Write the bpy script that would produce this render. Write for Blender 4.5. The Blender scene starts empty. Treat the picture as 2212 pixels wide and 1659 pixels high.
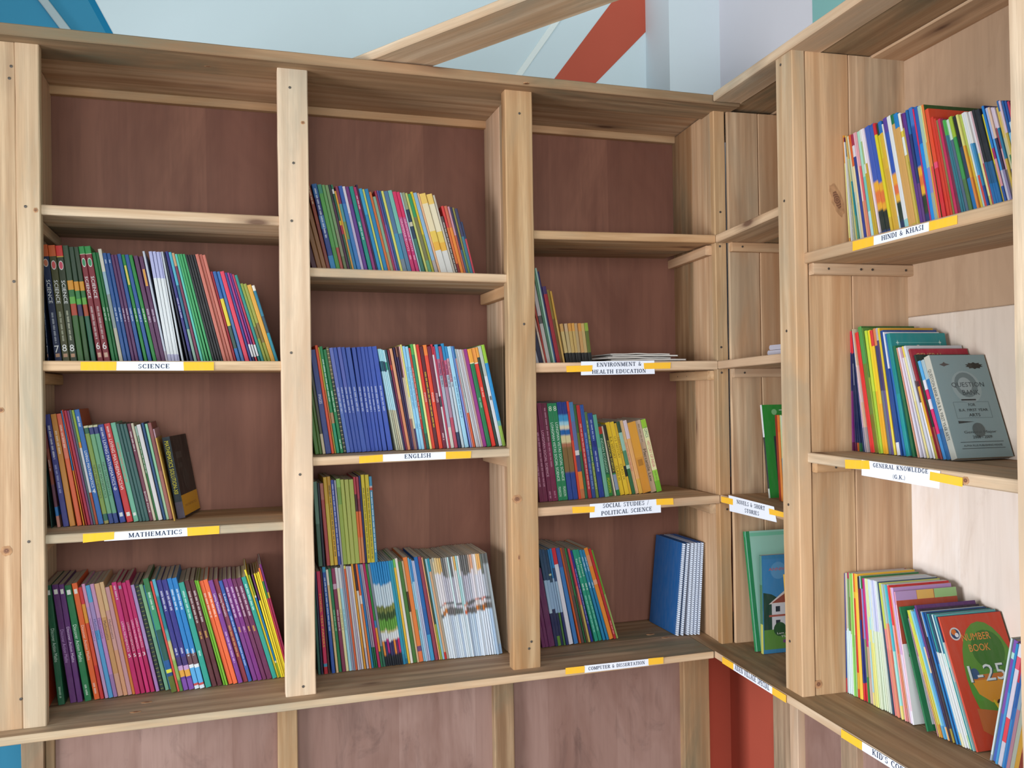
import bpy, bmesh, math, random
from mathutils import Vector, Matrix, noise
random.seed(7)
scene = bpy.context.scene
COL = scene.collection

# ------------------------------------------------------------------ camera
CAM = Vector((.3776, -2.1293, 1.55)); FPX = 1900.2
YAW, PIT, ROL = math.radians(-17.9839), math.radians(.3189), math.radians(-.8929)
def ray(u, v):
    u = (u-1106)/FPX; v = (v-829.5)/FPX
    c, s = math.cos(-ROL), math.sin(-ROL); u, v = c*u-s*v, s*u+c*v
    X, Y, Z = u, 1., -v
    c, s = math.cos(PIT), math.sin(PIT); Y, Z = c*Y-s*Z, s*Y+c*Z
    c, s = math.cos(YAW), math.sin(YAW); X, Y = c*X-s*Y, s*X+c*Y
    return Vector((X, Y, Z))
def hit(u, v, axis, val):
    d = ray(u, v); return CAM + d*((val-CAM[axis])/d[axis])
TH = math.radians(-3.7); X4 = 1.665
def R(s, d, z): return Vector((X4+s*math.sin(TH)+d*math.cos(TH), .003-s*math.cos(TH)+d*math.sin(TH), z))
def toR(W):
    a = W[0]-X4; b = W[1]-.003
    return Vector((a*math.sin(TH)-b*math.cos(TH), a*math.cos(TH)+b*math.sin(TH), W[2]))
def hitR(u, v, d):
    n = Vector((math.cos(TH), math.sin(TH), 0)); r = ray(u, v); p = R(0, d, 0)
    return toR(CAM + r*((p-CAM).dot(n)/r.dot(n)))
f0 = ray(1106, 829.5); rx = (ray(1116, 829.5)-f0).normalized(); up = -(ray(1106, 839.5)-f0).normalized(); f0.normalize()
cd = bpy.data.cameras.new('camera'); cam = bpy.data.objects.new('camera', cd); COL.objects.link(cam)
M = Matrix((rx, up, -f0)).transposed().to_4x4(); M.translation = CAM; cam.matrix_world = M
cd.sensor_width = 36; cd.lens = FPX/2212*36; cd.clip_start = .02; scene.camera = cam

# ------------------------------------------------------------------ world and light
w = bpy.data.worlds.new('daylight'); scene.world = w; w.use_nodes = True
bg = w.node_tree.nodes['Background']; bg.inputs[0].default_value = (.80, .90, 1., 1); bg.inputs[1].default_value = .22
def area(name, loc, target, sx, sy, power, color):
    l = bpy.data.lights.new(name, 'AREA'); l.shape = 'RECTANGLE'; l.size = sx; l.size_y = sy; l.energy = power; l.color = color
    o = bpy.data.objects.new(name, l); COL.objects.link(o); o.location = loc
    o.rotation_euler = (Vector(target)-Vector(loc)).to_track_quat('-Z', 'Y').to_euler(); return o
area('window_daylight', (.25, -4.0, 1.7), (1.5, -.2, 1.1), 2.4, 1.6, 90, (.97, .98, 1.))
area('window_daylight_side', (-2.3, -1.6, 1.25), (1.9, -1.0, .8), 1.5, 1.2, 44, (.96, .97, 1.)).data.spread = math.radians(100)
scene.view_settings.view_transform = 'Standard'; scene.view_settings.look = 'None'
scene.view_settings.gamma = 1; scene.view_settings.exposure = .24; scene.view_settings.use_curve_mapping = False
scene.cycles.max_bounces = 8; scene.cycles.diffuse_bounces = 5

# ------------------------------------------------------------------ helpers
def lin(h):
    h = h.strip().lstrip('#')
    if len(h) == 3: h = ''.join(c*2 for c in h)
    o = []
    for i in (0, 2, 4):
        c = int(h[i:i+2], 16)/255; o.append(c/12.92 if c <= .04045 else ((c+.055)/1.055)**2.4)
    return tuple(o)
def tagp(o, label=None, cat=None, group=None, kind=None):
    if label: o['label'] = label
    if cat: o['category'] = cat
    if group: o['group'] = group
    if kind: o['kind'] = kind
    return o
def empty(name, loc, label=None, cat=None, group=None, mat=None):
    o = bpy.data.objects.new(name, None); COL.objects.link(o); o.empty_display_size = .02
    if mat is not None: o.matrix_world = mat
    else: o.location = loc
    WM[o.name] = mat.copy() if mat is not None else Matrix.Translation(Vector(loc))
    return tagp(o, label, cat, group)
WM = {}
def mesh_obj(name, verts, faces, mats, parent=None, fm=None, mat=None, smooth=False):
    me = bpy.data.meshes.new(name); me.from_pydata([tuple(v) for v in verts], [], faces)
    for m in mats: me.materials.append(m)
    if fm: me.polygons.foreach_set('material_index', fm)
    if smooth: me.polygons.foreach_set('use_smooth', [True]*len(faces))
    me.update(); o = bpy.data.objects.new(name, me); COL.objects.link(o)
    if mat is not None: o.matrix_world = mat
    if parent is not None:
        o.parent = parent; o.matrix_parent_inverse = Matrix.Identity(4)
    return o

# ------------------------------------------------------------------ materials
def nt(name):
    m = bpy.data.materials.new(name); m.use_nodes = True; t = m.node_tree
    return m, t, t.nodes['Principled BSDF'], t.nodes, t.links
def mixc(t, fac, a, b, mode='MIX'):
    n = t.nodes.new('ShaderNodeMix'); n.data_type = 'RGBA'; n.blend_type = mode
    for k, v in ((0, fac), (6, a), (7, b)):
        if isinstance(v, bpy.types.NodeSocket): t.links.new(v, n.inputs[k])
        else: n.inputs[k].default_value = v if k == 0 else (*v, 1)
    return n.outputs[2]
def ramp(t, src, stops):
    n = t.nodes.new('ShaderNodeValToRGB'); e = n.color_ramp.elements
    while len(e) < len(stops): e.new(.5)
    for i, (p, c) in enumerate(stops): e[i].position = p; e[i].color = (c, c, c, 1) if not isinstance(c, tuple) else (*c, 1)
    t.links.new(src, n.inputs[0]); return n.outputs[0]
def nz(t, vec, scale, detail=3, rough=.5, dist=0.):
    n = t.nodes.new('ShaderNodeTexNoise'); n.inputs['Scale'].default_value = scale; n.inputs['Detail'].default_value = detail
    n.inputs['Roughness'].default_value = rough; n.inputs['Distortion'].default_value = dist; t.links.new(vec, n.inputs['Vector']); return n.outputs[0]
def mapping(t, vec, scale, loc=None):
    n = t.nodes.new('ShaderNodeMapping'); n.inputs['Scale'].default_value = scale; t.links.new(vec, n.inputs[0])
    if loc is not None: t.links.new(loc, n.inputs['Location'])
    return n.outputs[0]
def wood(name, light, dark, stain=(.30, .31, .29), stain_amt=.5, knots=True, warm=None):
    """planed softwood: grain along local X, soft growth bands, bluish-grey sap stain, sparse knots"""
    m, t, bs, N, L = nt(name)
    tc = N.new('ShaderNodeTexCoord'); oi = N.new('ShaderNodeObjectInfo')
    cx = N.new('ShaderNodeCombineXYZ')
    for i, k in enumerate((37., 11., 5.)):
        mm = N.new('ShaderNodeMath'); mm.operation = 'MULTIPLY'; mm.inputs[1].default_value = k; L.new(oi.outputs['Random'], mm.inputs[0]); L.new(mm.outputs[0], cx.inputs[i])
    base = mapping(t, tc.outputs['Object'], (1, 1, 1), cx.outputs[0])
    # knots bend the grain
    kv = N.new('ShaderNodeTexVoronoi'); kv.inputs['Scale'].default_value = 1.; L.new(mapping(t, base, (2.6, 8, 8)), kv.inputs['Vector'])
    kd = kv.outputs['Distance']
    g1 = nz(t, mapping(t, base, (3., 60, 60)), 1., 4, .6, .6)
    g2 = nz(t, mapping(t, base, (1.2, 17, 17)), 1., 3, .5, 1.2)
    g3 = nz(t, mapping(t, base, (8., 340, 340)), 1., 2, .6)
    wv = N.new('ShaderNodeTexWave'); wv.wave_type = 'RINGS'; wv.rings_direction = 'X'; wv.inputs['Scale'].default_value = 1.; wv.inputs['Distortion'].default_value = 2.2; wv.inputs['Detail'].default_value = 2.; wv.inputs['Detail Scale'].default_value = .6
    L.new(mapping(t, base, (.55, 9, 9)), wv.inputs['Vector'])
    c = mixc(t, ramp(t, g2, [(.34, 0.), (.68, 1.)]), light, dark)
    c = mixc(t, ramp(t, g1, [(.42, 0.), (.75, .55)]), c, tuple(x*.72 for x in dark))
    c = mixc(t, ramp(t, g3, [(.45, 0.), (.8, .35)]), c, tuple(x*.6 for x in dark))
    c = mixc(t, ramp(t, wv.outputs['Fac'], [(.55, 0.), (.95, .42)]), c, tuple(x*.78 for x in dark))
    st = nz(t, mapping(t, base, (1.6, 7, 7)), 1., 5, .65, .5)
    c = mixc(t, ramp(t, st, [(.47, 0.), (.64, stain_amt)]), c, stain)
    wm = nz(t, mapping(t, base, (.9, 3.2, 3.2), None), 1.3, 2)
    c = mixc(t, ramp(t, wm, [(.45, 0.), (.7, .45)]), c, warm or (light[0]*1.0, light[1]*.80, light[2]*.70))
    if knots:
        c = mixc(t, ramp(t, kd, [(.05, .9), (.09, .4), (.2, 0.)]), c, (.12, .055, .032))
    # per-board tone
    hv = N.new('ShaderNodeHueSaturation'); mr = N.new('ShaderNodeMapRange'); mr.inputs[3].default_value = .84; mr.inputs[4].default_value = 1.1
    L.new(oi.outputs['Random'], mr.inputs[0]); L.new(mr.outputs[0], hv.inputs['Value']); L.new(c, hv.inputs['Color'])
    mr2 = N.new('ShaderNodeMapRange'); mr2.inputs[3].default_value = 1.12; mr2.inputs[4].default_value = .86; L.new(oi.outputs['Random'], mr2.inputs[0]); L.new(mr2.outputs[0], hv.inputs['Saturation'])
    L.new(hv.outputs[0], bs.inputs['Base Color']); bs.inputs['Roughness'].default_value = .7
    bs.inputs['Specular IOR Level'].default_value = .25
    bp = N.new('ShaderNodeBump'); bp.inputs['Strength'].default_value = .25; bp.inputs['Distance'].default_value = .002; L.new(g1, bp.inputs['Height']); L.new(bp.outputs[0], bs.inputs['Normal'])
    return m
def ply(name, a, b, strip=.19, blot=.35, dark=(.16, .08, .06)):
    """rotary veneer: wide sheets of slightly different tone, cloudy figure, fine vertical pores; grain along local Y"""
    m, t, bs, N, L = nt(name)
    tc = N.new('ShaderNodeTexCoord'); base = tc.outputs['Object']
    sx = N.new('ShaderNodeSeparateXYZ'); L.new(base, sx.inputs[0])
    d = N.new('ShaderNodeMath'); d.operation = 'DIVIDE'; d.inputs[1].default_value = strip; L.new(sx.outputs[0], d.inputs[0])
    fl = N.new('ShaderNodeMath'); fl.operation = 'FLOOR'; L.new(d.outputs[0], fl.inputs[0])
    wn = N.new('ShaderNodeTexWhiteNoise'); wn.noise_dimensions = '1D'; L.new(fl.outputs[0], wn.inputs['W'])
    c = mixc(t, ramp(t, wn.outputs[0], [(0., .0), (1., .55)]), a, b)
    c = mixc(t, ramp(t, nz(t, mapping(t, base, (6, 1.6, 6)), 1., 4, .6, .8), [(.42, 0.), (.72, 1.)]), c, b)
    c = mixc(t, ramp(t, nz(t, mapping(t, base, (70, 4, 70)), 1., 3, .6), [(.45, 0.), (.8, .35)]), c, tuple(x*.75 for x in b))
    c = mixc(t, ramp(t, nz(t, mapping(t, base, (9, 4, 9)), 1., 5, .7, 1.), [(.56, 0.), (.76, blot)]), c, dark)
    L.new(c, bs.inputs['Base Color']); bs.inputs['Roughness'].default_value = .62; bs.inputs['Specular IOR Level'].default_value = .3
    return m
def plain(name, col, rough=.6, spec=.3, nscale=0, namt=.08, metal=0.):
    m, t, bs, N, L = nt(name); tc = N.new('ShaderNodeTexCoord')
    if nscale:
        c = mixc(t, ramp(t, nz(t, tc.outputs['Object'], nscale, 4), [(.35, 0.), (.7, 1.)]), tuple(x*(1-namt) for x in col), tuple(min(1, x*(1+namt*.4)) for x in col))
        L.new(c, bs.inputs['Base Color'])
    else: bs.inputs['Base Color'].default_value = (*col, 1)
    bs.inputs['Roughness'].default_value = rough; bs.inputs['Specular IOR Level'].default_value = spec; bs.inputs['Metallic'].default_value = metal
    return m
def printed(name, rough, spec, val=1.):
    m, t, bs, N, L = nt(name); at = N.new('ShaderNodeAttribute'); at.attribute_name = 'Col'
    tc = N.new('ShaderNodeTexCoord')
    n = nz(t, mapping(t, tc.outputs['Object'], (90, 90, 25)), 1., 3, .6)
    c = mixc(t, ramp(t, n, [(.3, .0), (.8, .10)]), at.outputs['Color'], (.45, .42, .38))
    hs = N.new('ShaderNodeHueSaturation'); hs.inputs['Value'].default_value = val; L.new(c, hs.inputs['Color'])
    L.new(hs.outputs[0], bs.inputs['Base Color']); bs.inputs['Roughness'].default_value = rough; bs.inputs['Specular IOR Level'].default_value = spec
    return m
WOOD = wood('planed_pine', lin('dabc98'), lin('b48c66'), stain=lin('a09680'), stain_amt=.42)
WOODL = wood('pale_pine', lin('e2ccae'), lin('c4a27e'), stain=lin('a09a88'), stain_amt=.65)
WOODG = wood('weathered_pine', lin('c2a685'), lin('967659'), stain=lin('77735f'), stain_amt=.85)
PLYR = ply('red_plywood', lin('8c604e'), lin('6c4538'))
PLYD = ply('worn_plywood', lin('a88a80'), lin('846358'), strip=.22, blot=.5, dark=lin('4a3836'))
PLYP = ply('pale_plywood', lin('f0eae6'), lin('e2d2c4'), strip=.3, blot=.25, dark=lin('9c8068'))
PLYT = ply('tan_plywood', lin('c8a078'), lin('ac8058'), strip=.11, blot=.2, dark=lin('86603e'))
COVER = printed('printed_cover', .45, .25, .82); PAGES = printed('page_edges', .85, .1); PAPER = printed('paper', .8, .15)
NAIL = plain('nail_head', lin('5a544e'), .5, .5, metal=.6)
WIRE = plain('white_plastic_wire', lin('dfe6f0'), .35, .5)

# ------------------------------------------------------------------ boards
def put(o, parent, Mx):      # place o at world matrix Mx under parent
    WM[o.name] = Mx.copy(); o.parent = parent
    o.matrix_basis = WM[parent.name].inverted() @ Mx if parent is not None else Mx
def board(name, p0, p1, wdir, wid, thick, mat, parent, name_label=None, sub=14, wob=.0012, bev=.0022):
    """a sawn board: length p0->p1, width along wdir, thickness along X x W; p0 is its corner"""
    p0 = Vector(p0); p1 = Vector(p1); X = (p1-p0); Ln = X.length; X.normalize()
    W = Vector(wdir); W = (W-X*W.dot(X)).normalized(); T = X.cross(W)
    bm = bmesh.new(); n = max(2, int(Ln/.06)+1) if sub else 1
    rings = []; b = min(bev, thick*.35, wid*.35); sd = random.random()*50
    for i in range(n+1):
        x = Ln*i/n
        w0 = wob*noise.noise((x*9+sd, 0, 1)); w1 = wob*noise.noise((x*9+sd, 5, 1)); t0 = .25*wob*noise.noise((x*8+sd, 9, 1)); t1 = .25*wob*noise.noise((x*8+sd, 13, 1))
        a, c, e, g = 0+w0, wid+w1, 0+t0, thick+t1
        pts = [(a+b, e), (c-b, e), (c, e+b), (c, g-b), (c-b, g), (a+b, g), (a, g-b), (a, e+b)]
        rings.append([bm.verts.new((x, p, q)) for p, q in pts])
    for i in range(n):
        for k in range(8):
            bm.faces.new((rings[i][k], rings[i][(k+1) % 8], rings[i+1][(k+1) % 8], rings[i+1][k]))
    bm.faces.new(rings[0][::-1]); bm.faces.new(rings[-1]); bmesh.ops.recalc_face_normals(bm, faces=bm.faces)
    me = bpy.data.meshes.new(name); bm.to_mesh(me); bm.free(); me.materials.append(mat)
    o = bpy.data.objects.new(name, me); COL.objects.link(o)
    Mx = Matrix((X, W, T)).transposed().to_4x4(); Mx.translation = p0
    put(o, parent, Mx)
    if name_label: o['label'] = name_label
    return o
def prism(name, poly, z0, z1, mat, parent, label=None, worldpts=True):
    n = len(poly); c = Vector((poly[0][0], poly[0][1], z0))
    V = [(x-c.x, y-c.y, 0) for x, y in poly]+[(x-c.x, y-c.y, z1-z0) for x, y in poly]
    F = [tuple(range(n))[::-1], tuple(range(n, 2*n))]+[(i, (i+1) % n, (i+1) % n+n, i+n) for i in range(n)]
    o = mesh_obj(name, V, F, [mat]); put(o, parent, Matrix.Translation(c))
    if label: o['label'] = label
    return o
def nails(parent, pts, nrm, r=.0032):
    nrm = Vector(nrm).normalized(); q = nrm.to_track_quat('Z', 'Y')
    for p in pts:
        V = []; F = []
        for h, rr in ((-.002, r), (.0004, r), (.0007, r*.6)):
            V += [(rr*math.cos(a*math.pi/4), rr*math.sin(a*math.pi/4), h) for a in range(8)]
        for k in range(2):
            F += [(k*8+i, k*8+(i+1) % 8, k*8+8+(i+1) % 8, k*8+8+i) for i in range(8)]
        F.append(tuple(range(16, 24)))
        o = mesh_obj('nail', V, F, [NAIL]); Mx = q.to_matrix().to_4x4(); Mx.translation = Vector(p)
        put(o, parent, Mx)
UP = Vector((0, 0, 1)); YV = Vector((0, 1, 0)); XV = Vector((1, 0, 0))

# ------------------------------------------------------------------ room shell
WHITE = plain('white_wall_paint', lin('d8e8ee'), .9, .1, 1.3, .05)
def quadwall(name, pts, mat, parent=None):
    c = Vector(pts[0]); o = mesh_obj(name, [Vector(p)-c for p in pts], [tuple(range(len(pts)))], [mat]); o.location = c
    if parent: o.parent = parent; o.location = c-parent.location
    o['kind'] = 'structure'; return o
def wallbox(name, lo, hi, mat):
    lo = Vector(lo); d = Vector(hi)-lo
    V = [(x*d.x, y*d.y, z*d.z) for z in (0, 1) for y in (0, 1) for x in (0, 1)]
    o = mesh_obj(name, V, [(0, 2, 3, 1), (4, 5, 7, 6), (0, 1, 5, 4), (2, 6, 7, 3), (0, 4, 6, 2), (1, 3, 7, 5)], [mat]); o.location = lo
    o['kind'] = 'structure'; return o
WB = .6; WR = 1.955; CF = .432; CX = 1.767
wall_b = wallbox('wall_back', (-2.6, WB, 0), (WR+.15, WB+.15, 3.5), WHITE)
wall_r = wallbox('wall_right', (WR, -5.5, 0), (WR+.15, WB, 3.5), plain('white_wall_paint_warm', lin('e4e2ea'), .9, .1, 1.3, .04))
pillar = wallbox('wall_corner_pillar', (CX, CF, 0), (WR, WB, 3.5), plain('white_pillar_paint', lin('dce8ee'), .9, .1, 1.3, .04))
floor = wallbox('floor', (-2.6, -5.5, -.1), (WR+.15, WB, 0), plain('grey_cement', lin('8d8880'), .8, .2, 3., .15))
ceil = wallbox('ceiling', (-2.6, -5.5, 3.5), (WR+.15, WB+.15, 3.6), plain('pale_ceiling', lin('c8c6c0'), .9, .1))
BLUE = plain('blue_wall_paint', lin('3f8cae'), .85, .15, 2., .08); DBLUE = plain('deep_blue_wall_paint', lin('1f7ca6'), .85, .15, 2., .06)
BRICK = plain('brick_red_wall_paint', lin('c25c48'), .8, .2, 2., .08); TEAL = plain('teal_wall_paint', lin('8fc4c0'), .85, .15, 2., .05)
e = .0015
def wp(u, v, y=WB-e): return hit(u, v, 1, y)
def ext(a, b, z):      # along the line a-b to height z
    a = Vector(a); b = Vector(b); return a+(b-a)*((z-a.z)/(b.z-a.z))
def mural(name, poly, mat, label, par, off=.0):
    p = [Vector(q) for q in poly]; o = quadwall(name, p, mat, par); o['label'] = label; return o
a, b = wp(205, 0), wp(243, 70); a2, b2 = wp(190, 0), wp(228, 70)
mural('painted_stripe', [Vector((-2.6, WB-e, 3.5)), ext(a2, b2, 3.5), ext(a2, b2, .0), Vector((-2.6, WB-e, 0))], BLUE, 'blue painted area', wall_b)
mural('painted_stripe', [ext(a2, b2, 3.5), ext(a, b, 3.5), ext(a, b, 0), ext(a2, b2, 0)], DBLUE, 'deep blue painted edge', wall_b)
a, b, c, d = wp(1325, 0), wp(1199, 168), wp(1462, 0), wp(1290, 176)
for n_ in (a, b, c, d): pass
mural('painted_stripe', [ext(a, b, 3.1), ext(c, d, 3.1), ext(c, d, 2.0), ext(a, b, 2.0)], BRICK, 'brick red painted stripe', wall_b)
tz = hit(1755, 30, 0, WR-e)
mural('painted_area', [Vector((WR-e, tz.y, 0)), Vector((WR-e, tz.y, 3.5)), Vector((WR-e, -5.5, 3.5)), Vector((WR-e, -5.5, 0))], TEAL, 'teal painted area', wall_r)
mural('painted_area', [Vector((CX, CF-e, 0)), Vector((WR-e, CF-e, 0)), Vector((WR-e, CF-e, 1.25)), Vector((CX, CF-e, 1.25))], BRICK, 'brick red painted lower part', pillar)
mural('painted_area', [Vector((WR-2*e, CF, 0)), Vector((WR-2*e, CF, 1.25)), Vector((WR-2*e, tz.y+.02, 1.25)), Vector((WR-2*e, tz.y+.02, 0))], BRICK, 'brick red painted lower part', wall_r)
# raised batten over the blue paint and a thin plaster ridge
a, b = wp(83, 0, WB-.02), wp(131, 62, WB-.02)
bt = board('trim_1', ext(a, b, 2.1), ext(a, b, 3.2), XV, .022, .016, plain('grey_batten', lin('a9b8bc'), .8, .2), None); bt['kind'] = 'structure'
a, b = wp(1195, 45, WB-.006), wp(1118, 155, WB-.006)
bt = board('trim_2', ext(a, b, 2.3), ext(a, b, 3.0), XV, .02, .005, plain('white_ridge', lin('eef6f4'), .8, .2), None); bt['kind'] = 'structure'

# ------------------------------------------------------------------ bookshelf along the back wall
SH = empty('bookshelf', (.8, .15, 0), 'tall open plank bookshelf of three bays standing along the back wall', 'bookshelf')
bpy.context.view_layer.update()
TB = 2.312
def bd(*a, **k): return board(*a, **k)
# top
bd('top_board', (-.14, -.05, TB), (1.717, -.05, TB-.003), YV, .13, .025, WOODG, SH)
bd('top_board', (-.14, .082, TB+.008), (1.715, .082, TB+.006), YV, .215, .018, WOOD, SH)
bd('rail', (-.03, .283, TB-.014), (1.70, .283, TB-.014), YV, .022, .022, WOOD, SH)
# bottom board: two planks
prism('bottom_board', [(-.16, -.05), (1.6095, -.05), (1.6205, .128), (-.16, .128)], .822, .839, WOODG, SH)
prism('bottom_board', [(-.16, .1295), (1.6205, .1295), (1.631, .31), (-.16, .31)], .822, .8385, WOODG, SH)
bd('edge_strip', (-.16, -.0515, .8215), (1.6065, -.0515, .8215), YV, .004, .018, WOODL, SH)
X1, X2L, X2R, X3L, X3R = 0., .5, .5694, 1.0592, 1.1322
def upright(xl, xr, y0, y1, z0, z1, mat, nm='post', lab=None, sk=0.):
    # length up, width along +x, thickness = Z x X = +y
    return board(nm, (xl, y0, z0), (xl+sk, y0, z1), XV, xr-xl, y1-y0, mat, SH, lab)
p1a = upright(-.135, -.0465, -.006, .022, .839, TB, WOOD); p1b = upright(-.046, X1, -.008, .022, .839, TB, WOODL)
p2 = upright(X2L, X2R, -.008, .026, .839, TB, WOODL); p3 = upright(X3L, X3R, -.008, .026, .839, TB, WOOD)
p4 = upright(1.6655, 1.701, .002, .024, .839, TB, WOOD)
def pn(par, lst, y): nails(par, [hit(u, v, 1, y) for u, v in lst], (0, -1, 0))
pn(p1a, [(24, 143), (20, 169), (30, 608), (45, 1510)], -.0066); pn(p1b, [(55, 446), (62, 1170)], -.0086)
pn(p2, [(626, 189), (634, 352), (630, 477), (629, 762), (648, 1025), (655, 1483)], -.0086)
pn(p3, [(1122, 245), (1132, 700), (1148, 1386), (1143, 1401)], -.0086)
pn(p4, [(1556, 458), (1555, 532), (1558, 750), (1559, 805), (1571, 1100)], .0014)
# side panels and dividers
def side(x0, x1, y0, y1, z0, z1, mat, thick=.018, seams=()):
    ys = [y0]+list(seams)+[y1]
    for i in range(len(ys)-1):
        ya, yb_ = ys[i]+.0006, ys[i+1]-.0006; f = lambda y: x0+(x1-x0)*(y-y0)/(y1-y0)
        pa = Vector((f(ya), ya, z0)); pb = Vector((f(yb_), yb_, z0)); W = pb-pa
        # X=up, W=depth, T = up x depth = -x side; shift so the visible face sits at x
        board('side_panel', pa+Vector((thick, 0, 0)) if thick > 0 else pa, pa+Vector((max(thick, 0), 0, z1-z0)), W, W.length, abs(thick), mat[i % len(mat)], SH)
side(-.029, -.029, .022, .305, .839, TB+.006, [WOODG, WOOD], thick=-.018, seams=(.16,))
side(.526, .526, .026, .305, .839, TB+.006, [WOOD, WOODG], seams=(.17,))
side(1.091, 1.094, .026, .305, .839, TB+.006, [WOODG, WOOD], seams=(.15,))
side(1.668, 1.702, .024, .307, .839, TB+.003, [WOOD, WOODG], seams=(.155,))
# shelves: (bay x0, x1, z left top, z right top, material, front face colour from board)
def shelf(x0, x1, z0, z1, th, mat, y0=0., name_label=None):
    m1 = Vector((x0, y0, z0-th)); m2 = Vector((x1, y0, z1-th))
    bd('shelf_board', m1, m2, YV, .148, th, mat[0], SH, name_label)
    bd('shelf_board', m1+Vector((0, .1495, .0005)), m2+Vector((0, .1495, .0005)), YV, .155, th-.001, mat[1], SH)
shelf(-.029, .524, 1.967, 1.964, .0215, (WOODL, WOODG)); shelf(-.029, .524, 1.627, 1.6235, .022, (WOOD, WOODG)); shelf(-.029, .524, 1.2485, 1.2465, .0195, (WOODL, WOODG))
shelf(.547, 1.088, 1.8455, 1.8415, .021, (WOODL, WOODG)); shelf(.547, 1.088, 1.395, 1.399, .0205, (WOODL, WOODG))
shelf(1.11, 1.6635, 1.9565, 1.9655, .022, (WOOD, WOODG), -.002); shelf(1.11, 1.6635, 1.6155, 1.619, .0245, (WOOD, WOOD), -.002); shelf(1.11, 1.6635, 1.2435, 1.2485, .0225, (WOOD, WOODG), -.002)
# cleats that carry the shelves
def cleat(x0, x1, y0, y1, z1, h=.026, mat=None):
    return board('cleat', (x1, y0, z1-h), (x1, y1, z1-h), Vector((-1, 0, 0)), x1-x0, h, mat or WOOD, SH)
for z in (1.9435, 1.603, 1.227): cleat(-.029, -.009, .04, .30, z)
for z in (1.8205, 1.376): cleat(1.069, 1.0915, .03, .28, z, .03)
for i, z in enumerate((1.939, 1.592, 1.222)):
    c_ = board('cleat', (1.6665, .022, z-.026), (1.70, .306, z-.026), Vector((-1, 0, 0)), .02, .026, WOOD, SH)
    nails(c_, [(1.648+.033*(y-.02)/.29-.0004, y, z-.013) for y in (.05, .11, .17, .24)], (-1, .11, 0), .0026)
# back panels
for x0, x1 in ((-.045, .535), (.5355, 1.101), (1.1015, 1.716)):
    o = board('back_panel', (x0, .309, .839), (x1, .309, .839), UP, TB-.839+.01, .005, PLYR, SH, wob=0)
o = board('back_panel', (-.06, .302, .02), (1.70, .302, .02), UP, .80, .006, PLYD, SH, 'greyish brown plywood panel of the lower part', wob=0)
# lower studs
for x0, x1, m_ in ((-.107, -.057, WOODG), (-.0565, -.036, WOODG), (.494, .545, WOOD), (1.089, 1.148, WOODG), (1.692, 1.781, WOODG)):
    board('stud', (x0, .27 if x0 != -.0565 else .285, 0), (x0, .27 if x0 != -.0565 else .285, .8205), XV, x1-x0, .03 if x0 != -.0565 else .015, m_, SH)

# ------------------------------------------------------------------ bookshelf along the right wall
SR = empty('bookshelf', R(.7, .15, 0), 'tall open plank bookshelf standing along the right wall, reaching toward the viewer', 'bookshelf')
bpy.context.view_layer.update()
SD = R(1, 0, 0)-R(0, 0, 0); DD = R(0, 1, 0)-R(0, 0, 0)     # along the shelf / into it ; SD x DD = +z
def rb(name, s0, s1, d0, wid, z, th, mat, lab=None, z1=None):
    return board(name, R(s0, d0, z), R(s1, d0, z if z1 is None else z1), DD, wid, th, mat, SR, lab)
SE = 1.72
rb('top_board', .062, SE, -.03, .0845, TB+.002, .023, WOODL); rb('top_board', -.29, SE, .0555, .13, TB+.004, .02, WOODG); rb('top_board', -.29, SE, .187, .102, TB+.0, .02, WOOD)
rb('bottom_board', -.305, SE, -.049, .165, .822, .0168, WOODG); rb('bottom_board', -.305, SE, .117, .168, .822, .0165, WOODG)
rb('edge_strip', .056, SE, -.0505, .004, .8215, .018, WOODL)
def rpost(s0, s1, d0, d1, z0, z1, mat, nm='post', lab=None):   # X=up, W=along shelf, T = up x s = -(into)?; place accordingly
    T = UP.cross(SD); off = d1 if T.dot(DD) < 0 else d0
    return board(nm, R(s0, off, z0), R(s0, off, z1), SD, s1-s0, d1-d0, mat, SR, lab)
q1 = rpost(.3608, .4299, -.0235, .010, .839, TB+.002, WOODL); rpost(1.047, 1.112, -.022, .012, .839, TB+.002, WOODL); rpost(1.65, 1.715, -.022, .012, .839, TB+.002, WOODL)
def rn(par, lst, d):
    W = []
    for u, v in lst: h = hitR(u, v, d); W.append(R(*h))
    nails(par, W, -DD)
rn(q1, [(1686, 140), (1694, 434), (1699, 715), (1703, 1090), (1706, 1385)], -.0241)
def rside(s, d0, d1, mats, seams=(), th=.018, zt_=.002):   # panel whose near (+s) face is at s
    ds = [d0]+list(seams)+[d1]
    for i in range(len(ds)-1):
        # X=up, W=DD, T = up x DD = -SD
        board('side_panel', R(s, ds[i]+.0005, .839), R(s, ds[i]+.0005, TB+zt_), DD, ds[i+1]-ds[i]-.001, th, mats[i % len(mats)], SR)
PLYT_side = PLYT
rside(.4285, .012, .279, [WOOD, WOOD], (.125,)); rside(1.085, .012, .279, [WOOD, WOODG], (.14,)); rside(1.70, .012, .279, [WOOD, WOODG], (.14,))
rside(.004, .040, .279, [WOOD, WOOD], (.135,), .012, -.004)
def rshelf(s0, s1, z, th, mat, dz=0., lab=None):
    rb('shelf_board', s0, s1, 0., .14, z-th, th, mat[0], lab, z-th+dz); rb('shelf_board', s0, s1, .1415, .135, z-th+.0005, th-.001, mat[1], None, z-th+.0005+dz)
rshelf(.005, .41, 1.966, .022, (WOOD, WOODG), .016); rshelf(.005, .41, 1.618, .022, (WOOD, WOODG), .009); rshelf(.005, .41, 1.2495, .020, (WOOD, WOODG), -.006)
rshelf(.430, 1.066, 1.8505, .0245, (WOOD, WOODG), -.004); rshelf(.430, 1.066, 1.394, .0225, (WOODL, WOODG), -.005)
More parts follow.
